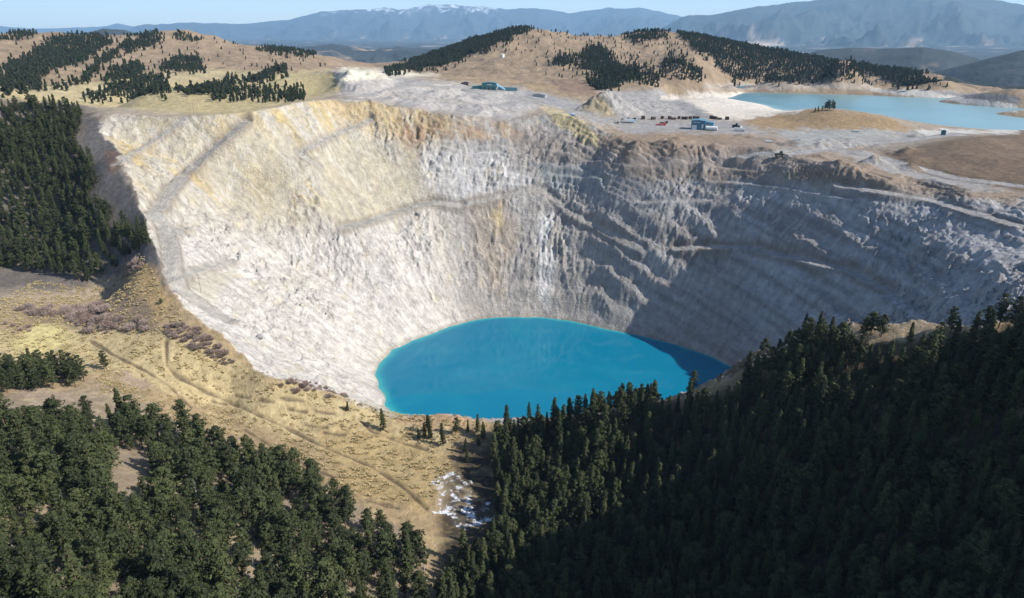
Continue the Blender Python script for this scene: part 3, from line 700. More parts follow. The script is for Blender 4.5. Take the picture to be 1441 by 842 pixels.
NEAR += scatter([(690,640),(720,604),(800,592),(900,578),(985,585),(1035,560),(1062,530),(1110,500),(1165,488),(1200,515),(1300,515),(1345,495),(1434,482),(2300,470),(2300,1150),(700,1150),(615,842),(640,800),(690,775),(705,740)], 5.7, .6, 1.55, 'right', 200000, FIR+FIR+PINE, dmax=430, cell=cell)
NEAR += scatter([(600,600),(640,600),(690,615),(690,650),(640,655),(610,640)], 8, .6, 1.05, 'brink', 260, FIR+[0], dmax=470, cell=cell)
NEAR += scatter([(-250,160),(60,152),(116,165),(105,215),(130,225),(138,262),(120,285),(185,325),(212,340),(205,358),(170,364),(160,385),(110,402),(70,385),(0,380),(-250,380)], 6.2, .8, 1.4, 'slope', 60000, FIR+PINE, dmin=480, dmax=1000, cell=cell)
for k, (px, py, s, kd, zone) in enumerate([(150,521,1.0,0,'lone_meadow'),(540,606,1.05,1,'lone_brink'),(489,578,.55,4,'small_brink'),(590,618,.62,4,'brink'),(598,616,.7,1,'brink'),(966,549,1.0,3,'pair_tall'),(975,548,.95,5,'pair_tall'),
    (1337,470,.95,0,'lone_crest'),(227,428,.32,2,'tiny_rim'),(1130,470,1.2,1,'crest_spire'),(1140,470,1.0,4,'crest_spire'),(1150,472,.85,1,'crest_spire'),(1225,470,1.05,7,'crest_clump'),(1240,474,.95,2,'crest_clump'),(1215,476,.85,5,'crest_clump'),(1405,462,1.2,0,'crest_right'),(1425,466,1.1,3,'crest_right'),(1385,470,1.0,5,'crest_right'),(1280,482,.8,4,'crest_clump'),(1318,484,.8,0,'crest_clump'),
    (700,620,.95,0,'brink'),(765,580,.95,6,'brink'),(775,578,1.05,6,'brink'),(785,580,.9,1,'brink'),(815,578,.8,1,'brink'),(745,590,.9,8,'brink')]):
    q = hit(px, py); NEAR.append((q[0], q[1], q[2], s, kd, zone))
LABEL = {'left': 'dark green pine standing in the dense forest at the lower left', 'grove': 'green pine in the small grove between the meadow and the lower left forest',
 'right': 'dark pine crowded on the shaded hillside at the lower right', 'brink': 'slender pine on the near brink below the turquoise lake', 'slope': 'dark conifer on the steep wooded slope left of the white pit wall',
 'lone_meadow': 'lone bushy pine at the edge of the golden meadow beside the thin ditch', 'lone_brink': 'tall lone fir on the golden bank where the white wall meets the lake', 'small_brink': 'small dark fir on the grassy bank left of the tall lone fir',
 'pair_tall': 'one of two bare-stemmed pines standing side by side against the lake', 'lone_crest': 'lone pine on the bare grassy crest of the shaded hill', 'tiny_rim': 'tiny round pine at the edge of the gravel road by the pit rim',
 'crest_spire': 'pointed pine rising above the crest in front of the grey wall', 'crest_clump': 'broad pine beside the bare grassy saddle on the shaded crest', 'crest_right': 'tall pine at the right end of the shaded crest'}
GROUP = {'left': 'pines of the lower left forest', 'grove': 'pines of the meadow grove', 'right': 'pines of the shaded hillside', 'brink': 'pines along the near brink of the lake', 'slope': 'conifers of the wooded slope',
 'pair_tall': 'pair of tall pines by the lake', 'crest_spire': 'pointed pines on the crest', 'crest_clump': 'pines beside the bare saddle', 'crest_right': 'tall pines at the end of the crest'}
def visible(x, y, z, h):
    """does the upper half of a tree show over the land in front of it"""
    az = math.atan2(x, y); d = math.hypot(x, y); j = int(np.clip(round((az-AZ[0])/(AZ[1]-AZ[0])), 0, na-1))
    te = (z+h*.8)/d; i = int(np.searchsorted(RD, d-3))
    return not np.any(Z[:i,j]/RD[:i] > te)
score = []
for k, (x, y, z, s, kd, zone) in enumerate(NEAR):
    H = KINDS[kd][3]*s; qx, qy = project(x, y, z+H*.6); d = math.sqrt(x*x+y*y+z*z)
    inn = -5 < qx < 1446 and -10 < qy < 836 and visible(x, y, z, H)
    score.append((H/d*(1.0 if inn else .0))*(50 if zone not in ('left','right','slope','grove') else (1 if zone != 'right' else .92)))
order = np.argsort(-np.array(score)); single = set(int(q) for q in order[:300])
def pine_thing(x, y, z, s, kd, zone):
    crown, trunk, _, H, form = KINDS[kd]
    o = bpy.data.objects.new('fir_tree' if form == 'fir' else 'pine_tree', None); C.objects.link(o); o.empty_display_size = .5
    o.location = (x, y, z+CAMZ-.1); o.rotation_euler = (0, 0, rng.uniform(0, 6.28)); o.scale = (s*rng.uniform(.9,1.1), s*rng.uniform(.9,1.1), s)
    tag(o, LABEL[zone], 'tree', GROUP.get(zone))
    link('trunk', trunk, o); link('crown', crown, o)
rest = []
for k, t in enumerate(NEAR):
    if k in single: pine_thing(*t)
    else: rest.append(t)
def stuff(name, pts, protos, label, cat):
    n = len(pts); co = np.array([(p[0], p[1], p[2]+CAMZ-.1) for p in pts], np.float32)
    me = bpy.data.meshes.new(name); me.vertices.add(n); me.vertices.foreach_set('co', co.ravel())
    a = me.attributes.new('scl', 'FLOAT', 'POINT'); a.data.foreach_set('value', np.array([p[3] for p in pts], np.float32))
    a = me.attributes.new('kindex', 'INT', 'POINT'); a.data.foreach_set('value', np.array([p[4] % len(protos) for p in pts], np.int32))
    a = me.attributes.new('rotz', 'FLOAT_VECTOR', 'POINT'); rv = np.zeros((n,3), np.float32); rv[:,2] = rng.uniform(0, 6.28, n); a.data.foreach_set('vector', rv.ravel())
    o = link(name, me); tag(o, label, cat, kind='stuff')
    col = bpy.data.collections.new(name+'_sources')
    for i, m in enumerate(protos):
        col.objects.link(bpy.data.objects.new('%s_source_%d' % (name, i), m))
    ng = bpy.data.node_groups.new(name+'_scatter', 'GeometryNodeTree')
    ng.interface.new_socket('Geometry', in_out='INPUT', socket_type='NodeSocketGeometry'); ng.interface.new_socket('Geometry', in_out='OUTPUT', socket_type='NodeSocketGeometry')
    N, L = ng.nodes, ng.links
    gi = N.new('NodeGroupInput'); go = N.new('NodeGroupOutput'); ip = N.new('GeometryNodeInstanceOnPoints'); ci = N.new('GeometryNodeCollectionInfo')
    ci.inputs['Collection'].default_value = col; ci.inputs['Separate Children'].default_value = True; ci.inputs['Reset Children'].default_value = True
    def at(nm, ty):
        q = N.new('GeometryNodeInputNamedAttribute'); q.data_type = ty; q.inputs['Name'].default_value = nm; return q.outputs[0]
    L.new(gi.outputs[0], ip.inputs['Points']); L.new(ci.outputs[0], ip.inputs['Instance']); ip.inputs['Pick Instance'].default_value = True
    L.new(at('kindex', 'INT'), ip.inputs['Instance Index']); L.new(at('scl', 'FLOAT'), ip.inputs['Scale'])
    e = N.new('FunctionNodeEulerToRotation'); L.new(at('rotz', 'FLOAT_VECTOR'), e.inputs[0]); L.new(e.outputs[0], ip.inputs['Rotation'])
    L.new(ip.outputs[0], go.inputs[0])
    mo = o.modifiers.new('scatter', 'NODES'); mo.node_group = ng
    return o
stuff('pine_forest', rest, [k[2] for k in KINDS], 'smaller dark pines filling the wooded slopes between the nearer trees', 'forest')
FARP = []
fc = {}
def woods(poly, spacing, tries, s0=.5, s1=1.05, keep=1.0, dmin=900, dmax=2700):
    FARP.extend(scatter(poly, spacing*.56, s0*.8, s1*.85, 'far', tries*9, range(5), dmin=dmin, dmax=dmax, keep=keep, cell=fc))
woods([(-60,140),(0,108),(20,95),(55,70),(75,56),(150,55),(156,62),(110,88),(75,100),(52,112),(60,125),(0,138)], 11, 16000)
woods([(60,128),(110,122),(135,95),(160,72),(185,58),(215,50),(229,56),(215,64),(170,74),(140,96),(118,118)], 10, 12000)
woods([(148,114),(165,100),(195,94),(205,102),(180,112)], 11, 3000); woods([(230,95),(250,84),(282,84),(284,99),(240,100)], 14, 3500)
woods([(362,72),(380,67),(410,68),(442,76),(430,82),(390,78)], 10, 3000); woods([(-60,62),(0,54),(30,46),(48,48),(46,54),(0,62)], 11, 4000)
woods([(124,140),(150,125),(205,112),(236,114),(232,132),(180,141)], 9, 5000); woods([(234,137),(290,126),(330,112),(336,119),(300,130)], 8, 4000)
woods([(298,130),(322,126),(330,138),(305,140)], 8, 900, dmin=700); woods([(345,117),(400,99),(405,104),(360,116)], 8, 3000)
woods([(548,102),(605,76),(655,60),(735,36),(746,42),(720,56),(660,76),(655,81),(625,95)], 9.5, 22000)
woods([(655,76),(672,70),(692,70),(685,76)], 10, 900); woods([(778,88),(795,80),(812,84),(805,92)], 10, 1500)
woods([(816,100),(820,78),(836,67),(852,76),(872,95),(930,108),(925,117),(870,111)], 10, 9000); woods([(872,54),(905,45),(942,46),(938,56),(900,60)], 10, 4500)
woods([(930,95),(945,82),(965,86),(985,102),(985,117),(950,115)], 10, 4500); woods([(828,118),(850,111),(872,124),(850,128)], 8, 1500)
woods([(955,44),(1000,50),(1060,66),(1120,78),(1200,93),(1285,103),(1328,122),(1272,122),(1222,107),(1195,103),(1175,112),(1140,116),(1095,118),(1050,112),(1035,118),(1015,96),(990,76),(966,61)], 9.5, 26000)
woods([(1180,108),(1200,104),(1205,110),(1185,112)], 10, 600)
for pl, kp in (([(-60,60),(260,45),(480,95),(300,100),(0,130)], .006), ([(740,42),(960,50),(985,115),(780,112),(700,70)], .014), ([(300,130),(430,120),(430,145),(300,145)], .08), ([(1160,105),(1270,108),(1270,122),(1160,118)], .04), ([(250,45),(290,55),(270,60),(240,55)], .15)):
    woods(pl, 9, 9000, .4, .8, kp, dmin=780)
stuff('distant_forest', FARP, FARK, 'dark conifer woods spread over the far brown hills', 'forest')
LABEL['knoll'] = 'small dark pine on top of the brown knoll by the pale pond'; GROUP['knoll'] = 'pines on the brown knoll'
for px, py, k in ((1147,158,.5),(1151,158,.6),(1157,156,.5),(1161,155,.75),(1164,155,.9),(1167,155,.8),(1170,155,.95),(1173,156,.8)):
    q = hit(px, py); pine_thing(q[0], q[1], q[2], k, px % 9, 'knoll')

# dry grass tufts
def tuft_geo(seed):
    r = np.random.default_rng(seed); vs, fs, tn = [], [], []
    for k in range(16):
        a = r.uniform(0, 6.28); sp = r.uniform(.05, .45); h = r.uniform(.35, .8)
        b = np.array([math.cos(a)*sp*.5, math.sin(a)*sp*.5, -.05]); t = np.array([math.cos(a)*sp*1.5, math.sin(a)*sp*1.5, h]); w_ = np.array([-math.sin(a), math.cos(a), 0])*.09
        o = len(vs); vs += [b-w_, b+w_, t+w_*.6, t-w_*.6]; fs.append((o,o+1,o+2,o+3)); tn += [r.uniform(0,1)]*4
    return np.array(vs), np.array(fs), np.array(tn)
M_straw = leaf_mat('dry_straw', (.31,.245,.125), (.50,.41,.22))
TUF = []
for s in range(4):
    v, f, t = tuft_geo(400+s); TUF.append(mesh_np('tuft', v, f, M_straw, tone=t))
gp = [(0,385),(110,405),(165,390),(120,440),(140,470),(160,380),(200,355),(235,420),(300,490),(370,535),(470,555),(545,580),(690,596),(640,650),(600,715),(470,690),(300,610),(150,560),(120,500),(0,500)]
xg = rng.uniform(-420, 40, 90000); yg = rng.uniform(300, 600, 90000); zg = ground_z(xg, yg); qgx, qgy = project(xg, yg, zg)
ig = np.clip(np.searchsorted(RD, np.hypot(xg, yg)), 0, nr-1); jg = np.clip(((np.arctan2(xg, yg)-AZ[0])/(AZ[1]-AZ[0])).astype(int), 0, na-1)
kg = ~DMASK[ig, jg] & (poly_sd(gp, qgx, qgy) > 0) & (gn(xg/7, yg/4, 191)+.5*gn(xg/26, yg/14, 193) > .08)
stuff('dry_grass', [(a, b, c+.08, float(rng.uniform(.5, 1.0)**2*2.0), int(rng.integers(4))) for a, b, c in zip(xg[kg][:10000], yg[kg][:10000], zg[kg][:10000])], TUF, 'golden dry grass tufts covering the meadow between the forest and the pit', 'grass')
# bare shrubs
def shrub_geo(seed):
    r = np.random.default_rng(seed); vs, fs, tn = [], [], []
    for k in range(210):
        a = r.uniform(0, 6.28); sp = r.uniform(0, 1)**.6; h = r.uniform(1.6, 3.2)*(1-.45*sp); w = r.uniform(.03, .07)
        b = np.array([math.cos(a)*sp*.9, math.sin(a)*sp*.9, -.1]); t = np.array([math.cos(a)*sp*2.1, math.sin(a)*sp*2.1, h])+r.normal(size=3)*.2
        m = (b+t)/2+r.normal(size=3)*.12
        c = r.uniform(0, 6.28); s = np.array([math.cos(c), math.sin(c), 0])*w
        o = len(vs); vs += [b-s, b+s, m-s*1.1, m+s*1.1, t-s*.5, t+s*.5]; fs += [(o,o+1,o+3,o+2),(o+2,o+3,o+5,o+4)]; tn += [r.uniform(0,1)]*6
        for q in range(2):
            e = t+r.normal(size=3)*.4; o = len(vs); vs += [m-s*.7, m+s*.7, e+s*.5, e-s*.5]; fs.append((o,o+1,o+2,o+3)); tn += [r.uniform(.3,1)]*4
    return np.array(vs), np.array(fs), np.array(tn)
SHR = []
for s in range(4):
    v, f, t = shrub_geo(300+s); SHR.append(mesh_np('shrub', v, f, M_twig, tone=t))
sc_cell = {}
for poly, lab, grp, n, s0, s1, tries in (
    ([(22,432),(60,412),(100,405),(145,425),(150,445),(215,455),(222,466),(180,468),(120,470),(90,445),(40,445)], 'purplish bare willow shrub in the thicket across the golden meadow', 'willow shrubs in the meadow thicket', 150, .9, 1.6, 2600),
    ([(0,398),(60,400),(85,392),(95,402),(40,412),(0,415)], 'pale grey bare shrub at the foot of the wooded slope', 'grey shrubs below the wooded slope', 40, .8, 1.3, 1200),
    ([(150,385),(195,368),(205,375),(160,402)], 'pale leafless shrub beside the bare ground below the dark conifers', 'leafless shrubs below the conifers', 26, .9, 1.4, 900),
    ([(235,455),(280,460),(330,510),(322,520),(290,500),(235,470)], 'brown brushy shrub along the edge of the pit rim', 'brown shrubs along the pit rim', 60, .8, 1.3, 3000),
    ([(385,538),(440,538),(490,560),(470,563),(400,552)], 'greyish purple shrub under the white slope near the lake', 'shrubs under the white slope', 50, .8, 1.2, 2600),
    ([(5,455),(40,458),(52,465),(20,470)], 'pale straw coloured shrub at the edge of the yellow grass', 'straw shrubs by the yellow grass', 10, .6, .9, 300)):
    for k, t in enumerate(scatter(poly, 2.6, s0, s1, 'shrub', tries*4, range(4), dmax=640, cell=sc_cell, patch=9 if n > 100 else None)[:n]):
        o = link('bare_shrub', SHR[t[4]], None, (t[0], t[1], t[2]+CAMZ)); o.rotation_euler.z = rng.uniform(0, 6.28); q_ = t[3]*rng.uniform(.55, 1.3); o.scale = (q_*rng.uniform(.9, 1.3), q_*rng.uniform(.9, 1.3), q_*rng.uniform(.8, 1.35))
        tag(o, lab, 'shrub', grp)
# dead standing trees
def snag(px, py, H, label):
    q = hit(px, py); r = np.random.default_rng(int(px))
    o = bpy.data.objects.new('dead_tree', None); C.objects.link(o); o.location = (q[0], q[1], q[2]+CAMZ); tag(o, label, 'tree')
    v, f = tube([(0,0,-1),(0,0,.5),(.1,0,H*.5),(0,.1,H)], [.3,.26,.18,.03], 7); link('trunk', mesh_np('trunk', np.array(v), np.array(f), M_grey, smooth=True), o)
    parts = []
    for k in range(46):
        z = H*r.uniform(.2, .95); a = r.uniform(0, 6.28); ln = (1-z/H*.75)*r.uniform(1.2, 2.8)
        parts.append(tube([(0,0,z),(math.cos(a)*ln*.6, math.sin(a)*ln*.6, z+.1),(math.cos(a)*ln, math.sin(a)*ln, z-.2)], [.06,.045,.015], 4))
    v, f = merge(parts); link('branches', mesh_np('branches', v, f, M_grey), o)
snag(738, 703, 15, 'leafless grey dead tree among dark firs right of the snow patch'); snag(597, 803, 14, 'bare grey trunk at the edge of the lower left forest')
snag(278, 705, 13, 'leafless grey tree among the green pines right of the forest clearing'); snag(392, 742, 12, 'bleached dead tree inside the lower left forest nearer its right edge')
snag(612, 620, 7, 'short leafless tree on the bank below the lake')

# ------------------------------------------------------------------ built things
def bx(bm, x0, x1, y0, y1, z0, z1, bev=0):
    vs = [bm.verts.new((x, y, z)) for z in (z0, z1) for x, y in ((x0,y0),(x1,y0),(x1,y1),(x0,y1))]
    for f in ((3,2,1,0),(4,5,6,7),(0,1,5,4),(1,2,6,5),(2,3,7,6),(3,0,4,7)): bm.faces.new([vs[k] for k in f])
def prism(bm, prof, y0, y1):
    """profile in x-z pushed along y"""
    a = [bm.verts.new((p[0], y0, p[1])) for p in prof]; b = [bm.verts.new((p[0], y1, p[1])) for p in prof]; n = len(prof)
    bm.faces.new(a); bm.faces.new(b[::-1])
    for k in range(n): bm.faces.new([a[k], b[k], b[(k+1) % n], a[(k+1) % n]])
def cyl(bm, x, y, z0, z1, r, n=16, cone=None, axis='z'):
    ra = r if cone is None else cone
    lo, hi = [], []
    for k in range(n):
        c, s = math.cos(k*6.283185/n), math.sin(k*6.283185/n)
        if axis == 'z': lo.append(bm.verts.new((x+r*c, y+r*s, z0))); hi.append(bm.verts.new((x+ra*c, y+ra*s, z1)))
        else: lo.append(bm.verts.new((x+r*c, z0, y+r*s))); hi.append(bm.verts.new((x+ra*c, z1, y+ra*s)))
    bm.faces.new(lo[::-1]); bm.faces.new(hi)
    for k in range(n): bm.faces.new([lo[k], lo[(k+1) % n], hi[(k+1) % n], hi[k]])
def part(name, m, parent, fn):
    bm = bmesh.new(); fn(bm); bmesh.ops.recalc_face_normals(bm, faces=bm.faces)
    me = bpy.data.meshes.new(name); bm.to_mesh(me); bm.free(); me.materials.append(m)
    return link(name, me, parent)
def thing(name, px, py, label, cat, group=None, rz=0.0, sink=.0):
    q = hit(px, py); o = bpy.data.objects.new(name, None); C.objects.link(o)
    o.location = (q[0], q[1], q[2]+CAMZ-sink); o.rotation_euler.z = rz-math.atan2(q[0], q[1]); tag(o, label, cat, group); return o
def wall_mat(name, col):
    m = mat(name, col, .55); n, l, b = nodes(m)
    tc = n.new('ShaderNodeTexCoord'); w = n.new('ShaderNodeTexWave'); w.inputs['Scale'].default_value = 1.2; w.bands_direction = 'X'
    no = n.new('ShaderNodeTexNoise'); no.inputs['Scale'].default_value = .25
    l.new(tc.outputs['Object'], w.inputs['Vector']); l.new(tc.outputs['Object'], no.inputs['Vector'])
    r = n.new('ShaderNodeMapRange'); r.inputs['To Min'].default_value = .75; r.inputs['To Max'].default_value = 1.15; l.new(no.outputs['Fac'], r.inputs['Value'])
    mx = n.new('ShaderNodeMix'); mx.data_type = 'RGBA'; mx.blend_type = 'MULTIPLY'; mx.inputs[0].default_value = 1; mx.inputs[6].default_value = (*col, 1)
    l.new(r.outputs['Result'], mx.inputs[7]); l.new(mx.outputs[2], b.inputs['Base Color'])
    bp = n.new('ShaderNodeBump'); bp.inputs['Strength'].default_value = .4; bp.inputs['Distance'].default_value = .1; l.new(w.outputs['Fac'], bp.inputs['Height']); l.new(bp.outputs['Normal'], b.inputs['Normal'])
    return m
M_teal = wall_mat('teal_cladding', (.03,.105,.12)); M_tealroof = wall_mat('teal_roofing', (.06,.15,.175)); M_blue = wall_mat('blue_cladding', (.05,.13,.19)); M_blueroof = wall_mat('blue_roofing', (.09,.19,.25))
M_white = mat('white_paint', (.52,.52,.50), .5); M_door = mat('pale_door', (.48,.49,.49), .5); M_steel = mat('grey_steel', (.3,.31,.32), .5, .4); M_dark = mat('dark_steel', (.035,.028,.025), .6)
M_rust = mat('rusty_steel', (.06,.034,.024), .85); M_red = mat('red_paint', (.42,.05,.035), .45); M_rubber = mat('tyre_rubber', (.02,.02,.02), .85); M_glass = mat('dark_glass', (.02,.03,.035), .08)
M_wood = mat('pole_wood', (.13,.10,.075), .9); M_ltblue = mat('pale_blue_paint', (.35,.55,.72), .5)
def gable(name, px, py, w, d, h, rise, mw, mr, label, cat, rz, fn=None, sink=1.0):
    o = thing(name, px, py, label, cat, rz=rz, sink=0)
    part('wall', mw, o, lambda b: prism(b, [(-w/2,-sink-2),(w/2,-sink-2),(w/2,h),(0,h+rise),(-w/2,h)], -d/2, d/2))
    part('roof', mr, o, lambda b: (prism(b, [(-w/2-.5,h+.05),(0,h+rise+.05),(0,h+rise+.45),(-w/2-.5,h+.45)], -d/2-.5, d/2+.5), prism(b, [(.003,h+rise+.05),(w/2+.5,h+.05),(w/2+.5,h+.45),(.003,h+rise+.45)], -d/2-.5, d/2+.5)))
    if fn: fn(o)
    return o
def mill(o):
    part('annex', M_teal, o, lambda b: prism(b, [(-36,-3),(-15.2,-3),(-15.2,8),(-36,6.5)], -8, 6))
    part('annex', M_tealroof, o, lambda b: prism(b, [(15.2,-3),(58,-3),(58,3.4),(15.2,4.6)], 3, 12))
    part('conveyor', M_ltblue, o, lambda b: prism(b, [(15.3,9.5),(15.3,12.5),(33,2.0),(33,-.8)], -5, -2))
    part('conveyor', M_white, o, lambda b: prism(b, [(18,7),(20,7.4),(16.5,-1),(14.5,-1)], -8.5, -6.6))
    for x in (-9, 0, 9): part('door', M_dark, o, lambda b: bx(b, x-2, x+2, -10.15, -9.9, 0, 5))
    part('louvre', M_door, o, lambda b: bx(b, -4, 7, -10.1, -9.9, 9.6, 10.6))
mb_ = gable('mill_building', 689, 126, 30, 20, 13, 1.6, M_teal, M_tealroof, 'teal mill building with sloping conveyors above the grey tipped rock', 'building', R(-8), mill); mb_.scale = (.8,)*3
gable('storage_shed', 655, 119, 10, 8, 4, 1, M_dark, M_steel, 'small dark shed left of the teal mill building', 'shed', R(5))
gable('storage_shed', 760, 137, 22, 10, 4, 1.5, M_steel, M_steel, 'long low grey shed on the road right of the teal mill', 'shed', R(-25))
def shop(o):
    for x in (-4.6,): part('door', M_door, o, lambda b: bx(b, x-3.4, x+3.0, -9.16, -8.9, 0, 6.2))
    part('door', M_door, o, lambda b: bx(b, 4.5, 6.6, -9.16, -8.9, 2.5, 7.5))
    part('lean_to', M_blueroof, o, lambda b: prism(b, [(9.2,-2.5),(19,-2.5),(19,9.5),(9.2,10.5)], -5, 9))
    part('fascia', M_door, o, lambda b: bx(b, -7, 2, -9.12, -8.9, 9.4, 10.1))
gable('workshop', 983, 182, 18, 18, 11.5, 1.0, M_blue, M_blueroof, 'blue metal workshop with a white roller door in the mine yard', 'building', R(-6), shop)
gable('pump_house', 1327, 190, 5, 4, 5, .8, M_teal, M_tealroof, 'tiny blue-green pump house beside the near shore of the pale pond', 'shed', R(10))
def tank(name, px, py, r, h, label, lying=False, rz=0):
    o = thing(name, px, py, label, 'tank', rz=rz)
    if lying:
        part('shell', M_white, o, lambda b: cyl(b, 0, r+.6, -h/2, h/2, r, 20, axis='y'))
        for y in (-h*.3, h*.3): part('saddle', M_steel, o, lambda b: bx(b, -r*.8, r*.8, y-.4, y+.4, -.5, 1.1))
        part('dome', M_steel, o, lambda b: cyl(b, 0, 0, 2*r+.4, 2*r+1.2, .8, 10))
    else:
        part('shell', M_white, o, lambda b: cyl(b, 0, 0, -2, h, r, 28)); part('roof', M_door, o, lambda b: cyl(b, 0, 0, h+.003, h+1.4, r*1.02, 28, .4))
        part('ladder', M_steel, o, lambda b: bx(b, -.3, .3, -r-.35, -r-.05, 0, h))
    return o
tank('water_tank', 707, 81, 5, 7.5, 'round pale water tank alone on the brown hillside')
tank('storage_tank', 1001, 184, 2.6, 15, 'long white tank lying right of the blue workshop', True, R(85))
def wheels(o, pts, r=.55, w=.35):
    for x, y in pts:
        p = part('wheel', M_rubber, o, lambda b: cyl(b, x, r, y-w/2, y+w/2, r, 14, axis='y')); part('rim', M_steel, p, lambda b: cyl(b, x, r, y-w/2-.02, y+w/2+.02, r*.5, 10, axis='y'))
def truck(name, px, py, mc, mb, label, rz, k=1.0, box=False):
    o = thing(name, px, py, label, 'truck', rz=rz); o.scale = (k,k,k)
    part('chassis', M_dark, o, lambda b: bx(b, -5, 4.6, -1, 1, .6, 1.0))
    c = part('cab', mc, o, lambda b: prism(b, [(3,1.0),(5.2,1.0),(5.2,2.0),(4.7,3.1),(3,3.1)], -1.2, 1.2)); part('windscreen', M_glass, c, lambda b: prism(b, [(4.76,3.0),(4.8,3.0),(5.24,2.1),(5.2,2.1)], -1.05, 1.05))
    part('cargo_body', mb, o, (lambda b: bx(b, -5, 2.8, -1.3, 1.3, 1.003, 3.4)) if box else (lambda b: prism(b, [(-5,1.003),(2.8,1.003),(2.8,2.6),(2.2,2.6),(2.0,1.7),(-5,1.7)], -1.3, 1.3)))
    wheels(o, [(x, y) for x in (-3.6,-2.4,3.9) for y in (-1.1,1.1)])
truck('parked_truck', 930, 177, M_red, M_red, 'red flatbed truck parked in the middle of the mine yard', R(4), 1.3)
truck('parked_truck', 934, 174, M_dark, M_rust, 'dark truck parked just behind the red flatbed truck', R(8), 1.1)
truck('parked_truck', 885, 173, M_ltblue, M_white, 'pale blue and white box truck at the left of the mine yard', R(0), 1.5, True)
truck('parked_truck', 880, 169, M_dark, M_rust, 'dark brown truck behind the pale blue truck, left one of two', R(-6), 1.1)
truck('parked_truck', 889, 169, M_dark, M_dark, 'dark brown truck behind the pale blue truck, right one of two', R(6), 1.1)
truck('parked_truck', 1040, 185, M_white, M_white, 'white trailer truck parked alone right of the long white tank', R(3), 1.3, True)
truck('parked_truck', 868, 174, M_steel, M_dark, 'grey truck beside the road at the far left of the yard', R(40), .9)
truck('parked_truck', 1082, 201, M_white, M_white, 'white truck on the brown bench below the knoll', R(10), .8, True)
truck('parked_truck', 1204, 186, M_white, M_white, 'white truck on the grey bench under the brown knoll', R(15), .8, True)
truck('parked_truck', 806, 164, M_steel, M_ltblue, 'blue-grey truck driving down the haul road past the yellow bank', R(-50), 1.0, True)
def loader(px, py, label, rz):
    o = thing('wheel_loader', px, py, label, 'loader', rz=rz); o.scale = (1.6,)*3
    part('body', M_dark, o, lambda b: prism(b, [(-3.4,1),(1.5,1),(1.5,2.2),(-.5,2.4),(-3.4,2.3)], -1.2, 1.2)); part('cab', M_glass, o, lambda b: prism(b, [(-.6,2.4),(1.0,2.3),(.8,3.8),(-.5,3.8)], -.8, .8))
    part('arm', M_rust, o, lambda b: prism(b, [(1.5,1.6),(1.5,2.1),(4.2,1.2),(4.2,.8)], -.4, .4)); part('bucket', M_steel, o, lambda b: prism(b, [(4.2,.3),(5.6,.2),(5.6,.5),(4.8,.7),(4.5,1.6),(4.2,1.6)], -1.5, 1.5))
    wheels(o, [(-2.2,-1.3),(-2.2,1.3),(1.6,-1.3),(1.6,1.3)], .95, .6)
loader(1098, 221, 'dark loader standing on the brown ledge at the upper right of the pit', R(20)); loader(1036, 180, 'dark loader parked among scrap at the right end of the yard', R(-30))
def ore_bin(px, py, label, grp):
    o = thing('steel_bin', px, py, label, 'bin', grp)
    part('hopper', M_rust, o, lambda b: (bx(b, -2.6, 2.6, -2.5, -2.2, .8, 4.6), bx(b, -2.6, 2.6, 2.2, 2.5, .8, 4.6), bx(b, -2.9, -2.603, -2.5, 2.5, .8, 4.6), bx(b, 2.603, 2.9, -2.5, 2.5, .8, 4.6), bx(b, -2.55, 2.55, -2.15, 2.15, .6, .8)))
    part('opening', M_dark, o, lambda b: bx(b, -1.7, 1.7, -2.62, -2.503, 1.2, 3.6))
    for x in (-2.4, 2.4):
        for y in (-2, 2): part('leg', M_dark, o, lambda b: bx(b, x-.2, x+.2, y-.2, y+.2, -.8, .797))
    return o
for k, px in enumerate([905,918,931,943,949,954,960,966,971,977,983,1002,1007,1014]):
    px += random.uniform(-1.6, 1.6)
    ob = ore_bin(px, 168+.7*math.sin(k*2.1), 'rust brown steel bin in the long row behind the blue workshop', 'steel bins in the row'); ob.scale = (random.uniform(.6, 1.05), random.uniform(.7, 1), random.uniform(.6, 1.05)); ob.rotation_euler.z += random.uniform(-.5, .5)
ore_bin(1023, 169, 'rust brown steel bin standing alone past the right end of the bin row', None)
def pole(px, py, H, label):
    o = thing('utility_pole', px, py, label, 'pole')
    part('post', M_wood, o, lambda b: cyl(b, 0, 0, -1, H, .17, 8, .11)); part('crossarm', M_wood, o, lambda b: bx(b, -1.2, 1.2, .13, .27, H-1.2, H-.95))
    for x in (-1, 0, 1): part('insulator', M_door, o, lambda b: cyl(b, x, .2, H-.947, H-.7, .07, 6))
pole(212, 432, 16, 'thin wooden power pole beside the tiny pine at the pit rim'); pole(143, 172, 12, 'wooden power pole at the upper left corner of the pit rim'); pole(283, 412, 13, 'wooden power pole on the white slope below the gravel road')
pole(273, 160, 12, 'wooden power pole on the pale grassy plateau above the pit'); pole(812, 176, 12, 'power pole on the yellow bank beside the haul road'); pole(1250, 160, 12, 'power pole on the right side of the brown knoll')
def boulder(px, py, r, label):
    q = hit(px, py); bm = bmesh.new(); bmesh.ops.create_icosphere(bm, subdivisions=3, radius=r)
    for v in bm.verts:
        k = 1+.28*float(gn(np.array([v.co.x/r*1.3+px]), np.array([v.co.y/r*1.3+v.co.z/r]), 5)[0]); v.co *= k; v.co.z *= .7
    me = bpy.data.meshes.new('boulder'); bm.to_mesh(me); bm.free(); me.materials.append(M_bould)
    o = link('boulder', me, None, (q[0], q[1], q[2]+CAMZ+r*.15)); tag(o, label, 'boulder')
M_bould = mat('grey_rock', (.2,.195,.19), .95)
boulder(365, 475, 3, 'grey boulder lying on the white slope above the near rim'); boulder(588, 301, 2.2, 'dark boulder on the edge of the pale ledge across the far wall')

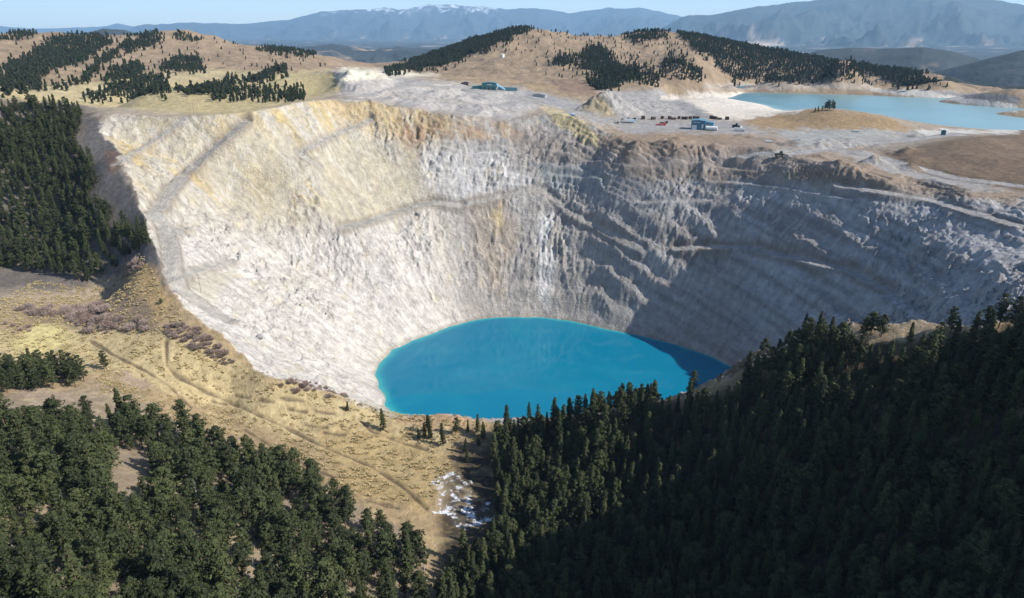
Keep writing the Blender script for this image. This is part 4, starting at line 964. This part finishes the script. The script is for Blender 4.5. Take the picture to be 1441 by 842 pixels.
# ------------------------------------------------------------------ air, light, camera
bm = bmesh.new(); bx(bm, -52000, 52000, -400, 56500, -700, 2900)
me = bpy.data.meshes.new('haze'); bmesh.ops.recalc_face_normals(bm, faces=bm.faces); bm.to_mesh(me); bm.free()
mh = bpy.data.materials.new('thin_air_haze'); mh.use_nodes = True; n = mh.node_tree.nodes; n.remove(n['Principled BSDF'])
vol = n.new('ShaderNodeVolumePrincipled'); vol.inputs['Color'].default_value = (.42,.70,1,1); vol.inputs['Density'].default_value = 2.45e-5; vol.inputs['Anisotropy'].default_value = .1
mh.node_tree.links.new(vol.outputs[0], n['Material Output'].inputs['Volume']); me.materials.append(mh)
tag(link('haze', me), 'thin blue haze in the air over the far mountains', 'haze', kind='stuff')

SUN_EL, SUN_AZ = R(38), R(-19)                     # from the right of the view and a little ahead
w = bpy.data.worlds.new('World'); sc.world = w; w.use_nodes = True; n = w.node_tree.nodes; l = w.node_tree.links
sky = n.new('ShaderNodeTexSky'); sky.sky_type = 'NISHITA'; sky.sun_disc = False; sky.sun_elevation = SUN_EL; sky.sun_rotation = math.pi/2-SUN_AZ
sky.altitude = 1700; sky.air_density = 1.0; sky.dust_density = 1.8; sky.ozone_density = 1.5
bg = n['Background']; bg.inputs['Strength'].default_value = .12; l.new(sky.outputs[0], bg.inputs['Color'])
sd = bpy.data.lights.new('sun', 'SUN'); sd.energy = 4.4; sd.angle = R(.5); sd.color = (1,.95,.87)
so = bpy.data.objects.new('sun', sd); C.objects.link(so)
from mathutils import Vector
dirn = Vector((math.cos(SUN_EL)*math.cos(SUN_AZ), math.cos(SUN_EL)*math.sin(SUN_AZ), math.sin(SUN_EL)))
so.rotation_euler = (-dirn).to_track_quat('-Z', 'Y').to_euler()
cd = bpy.data.cameras.new('camera'); cd.sensor_width = 36; cd.lens = 36*F/1441; cd.clip_start = 1; cd.clip_end = 120000
co = bpy.data.objects.new('camera', cd); C.objects.link(co); co.location = (0,0,CAMZ); co.rotation_euler = (math.pi/2-PITCH, 0, 0); sc.camera = co
sc.view_settings.view_transform = 'Standard'; sc.view_settings.look = 'None'; sc.view_settings.gamma = 1; sc.view_settings.exposure = .95
sc.cycles.use_denoising = True; sc.cycles.max_bounces = 5; sc.cycles.volume_bounces = 0
print('trees', len(NEAR), 'rest', len(rest), 'far', len(FARP), 'verts', nr*na)
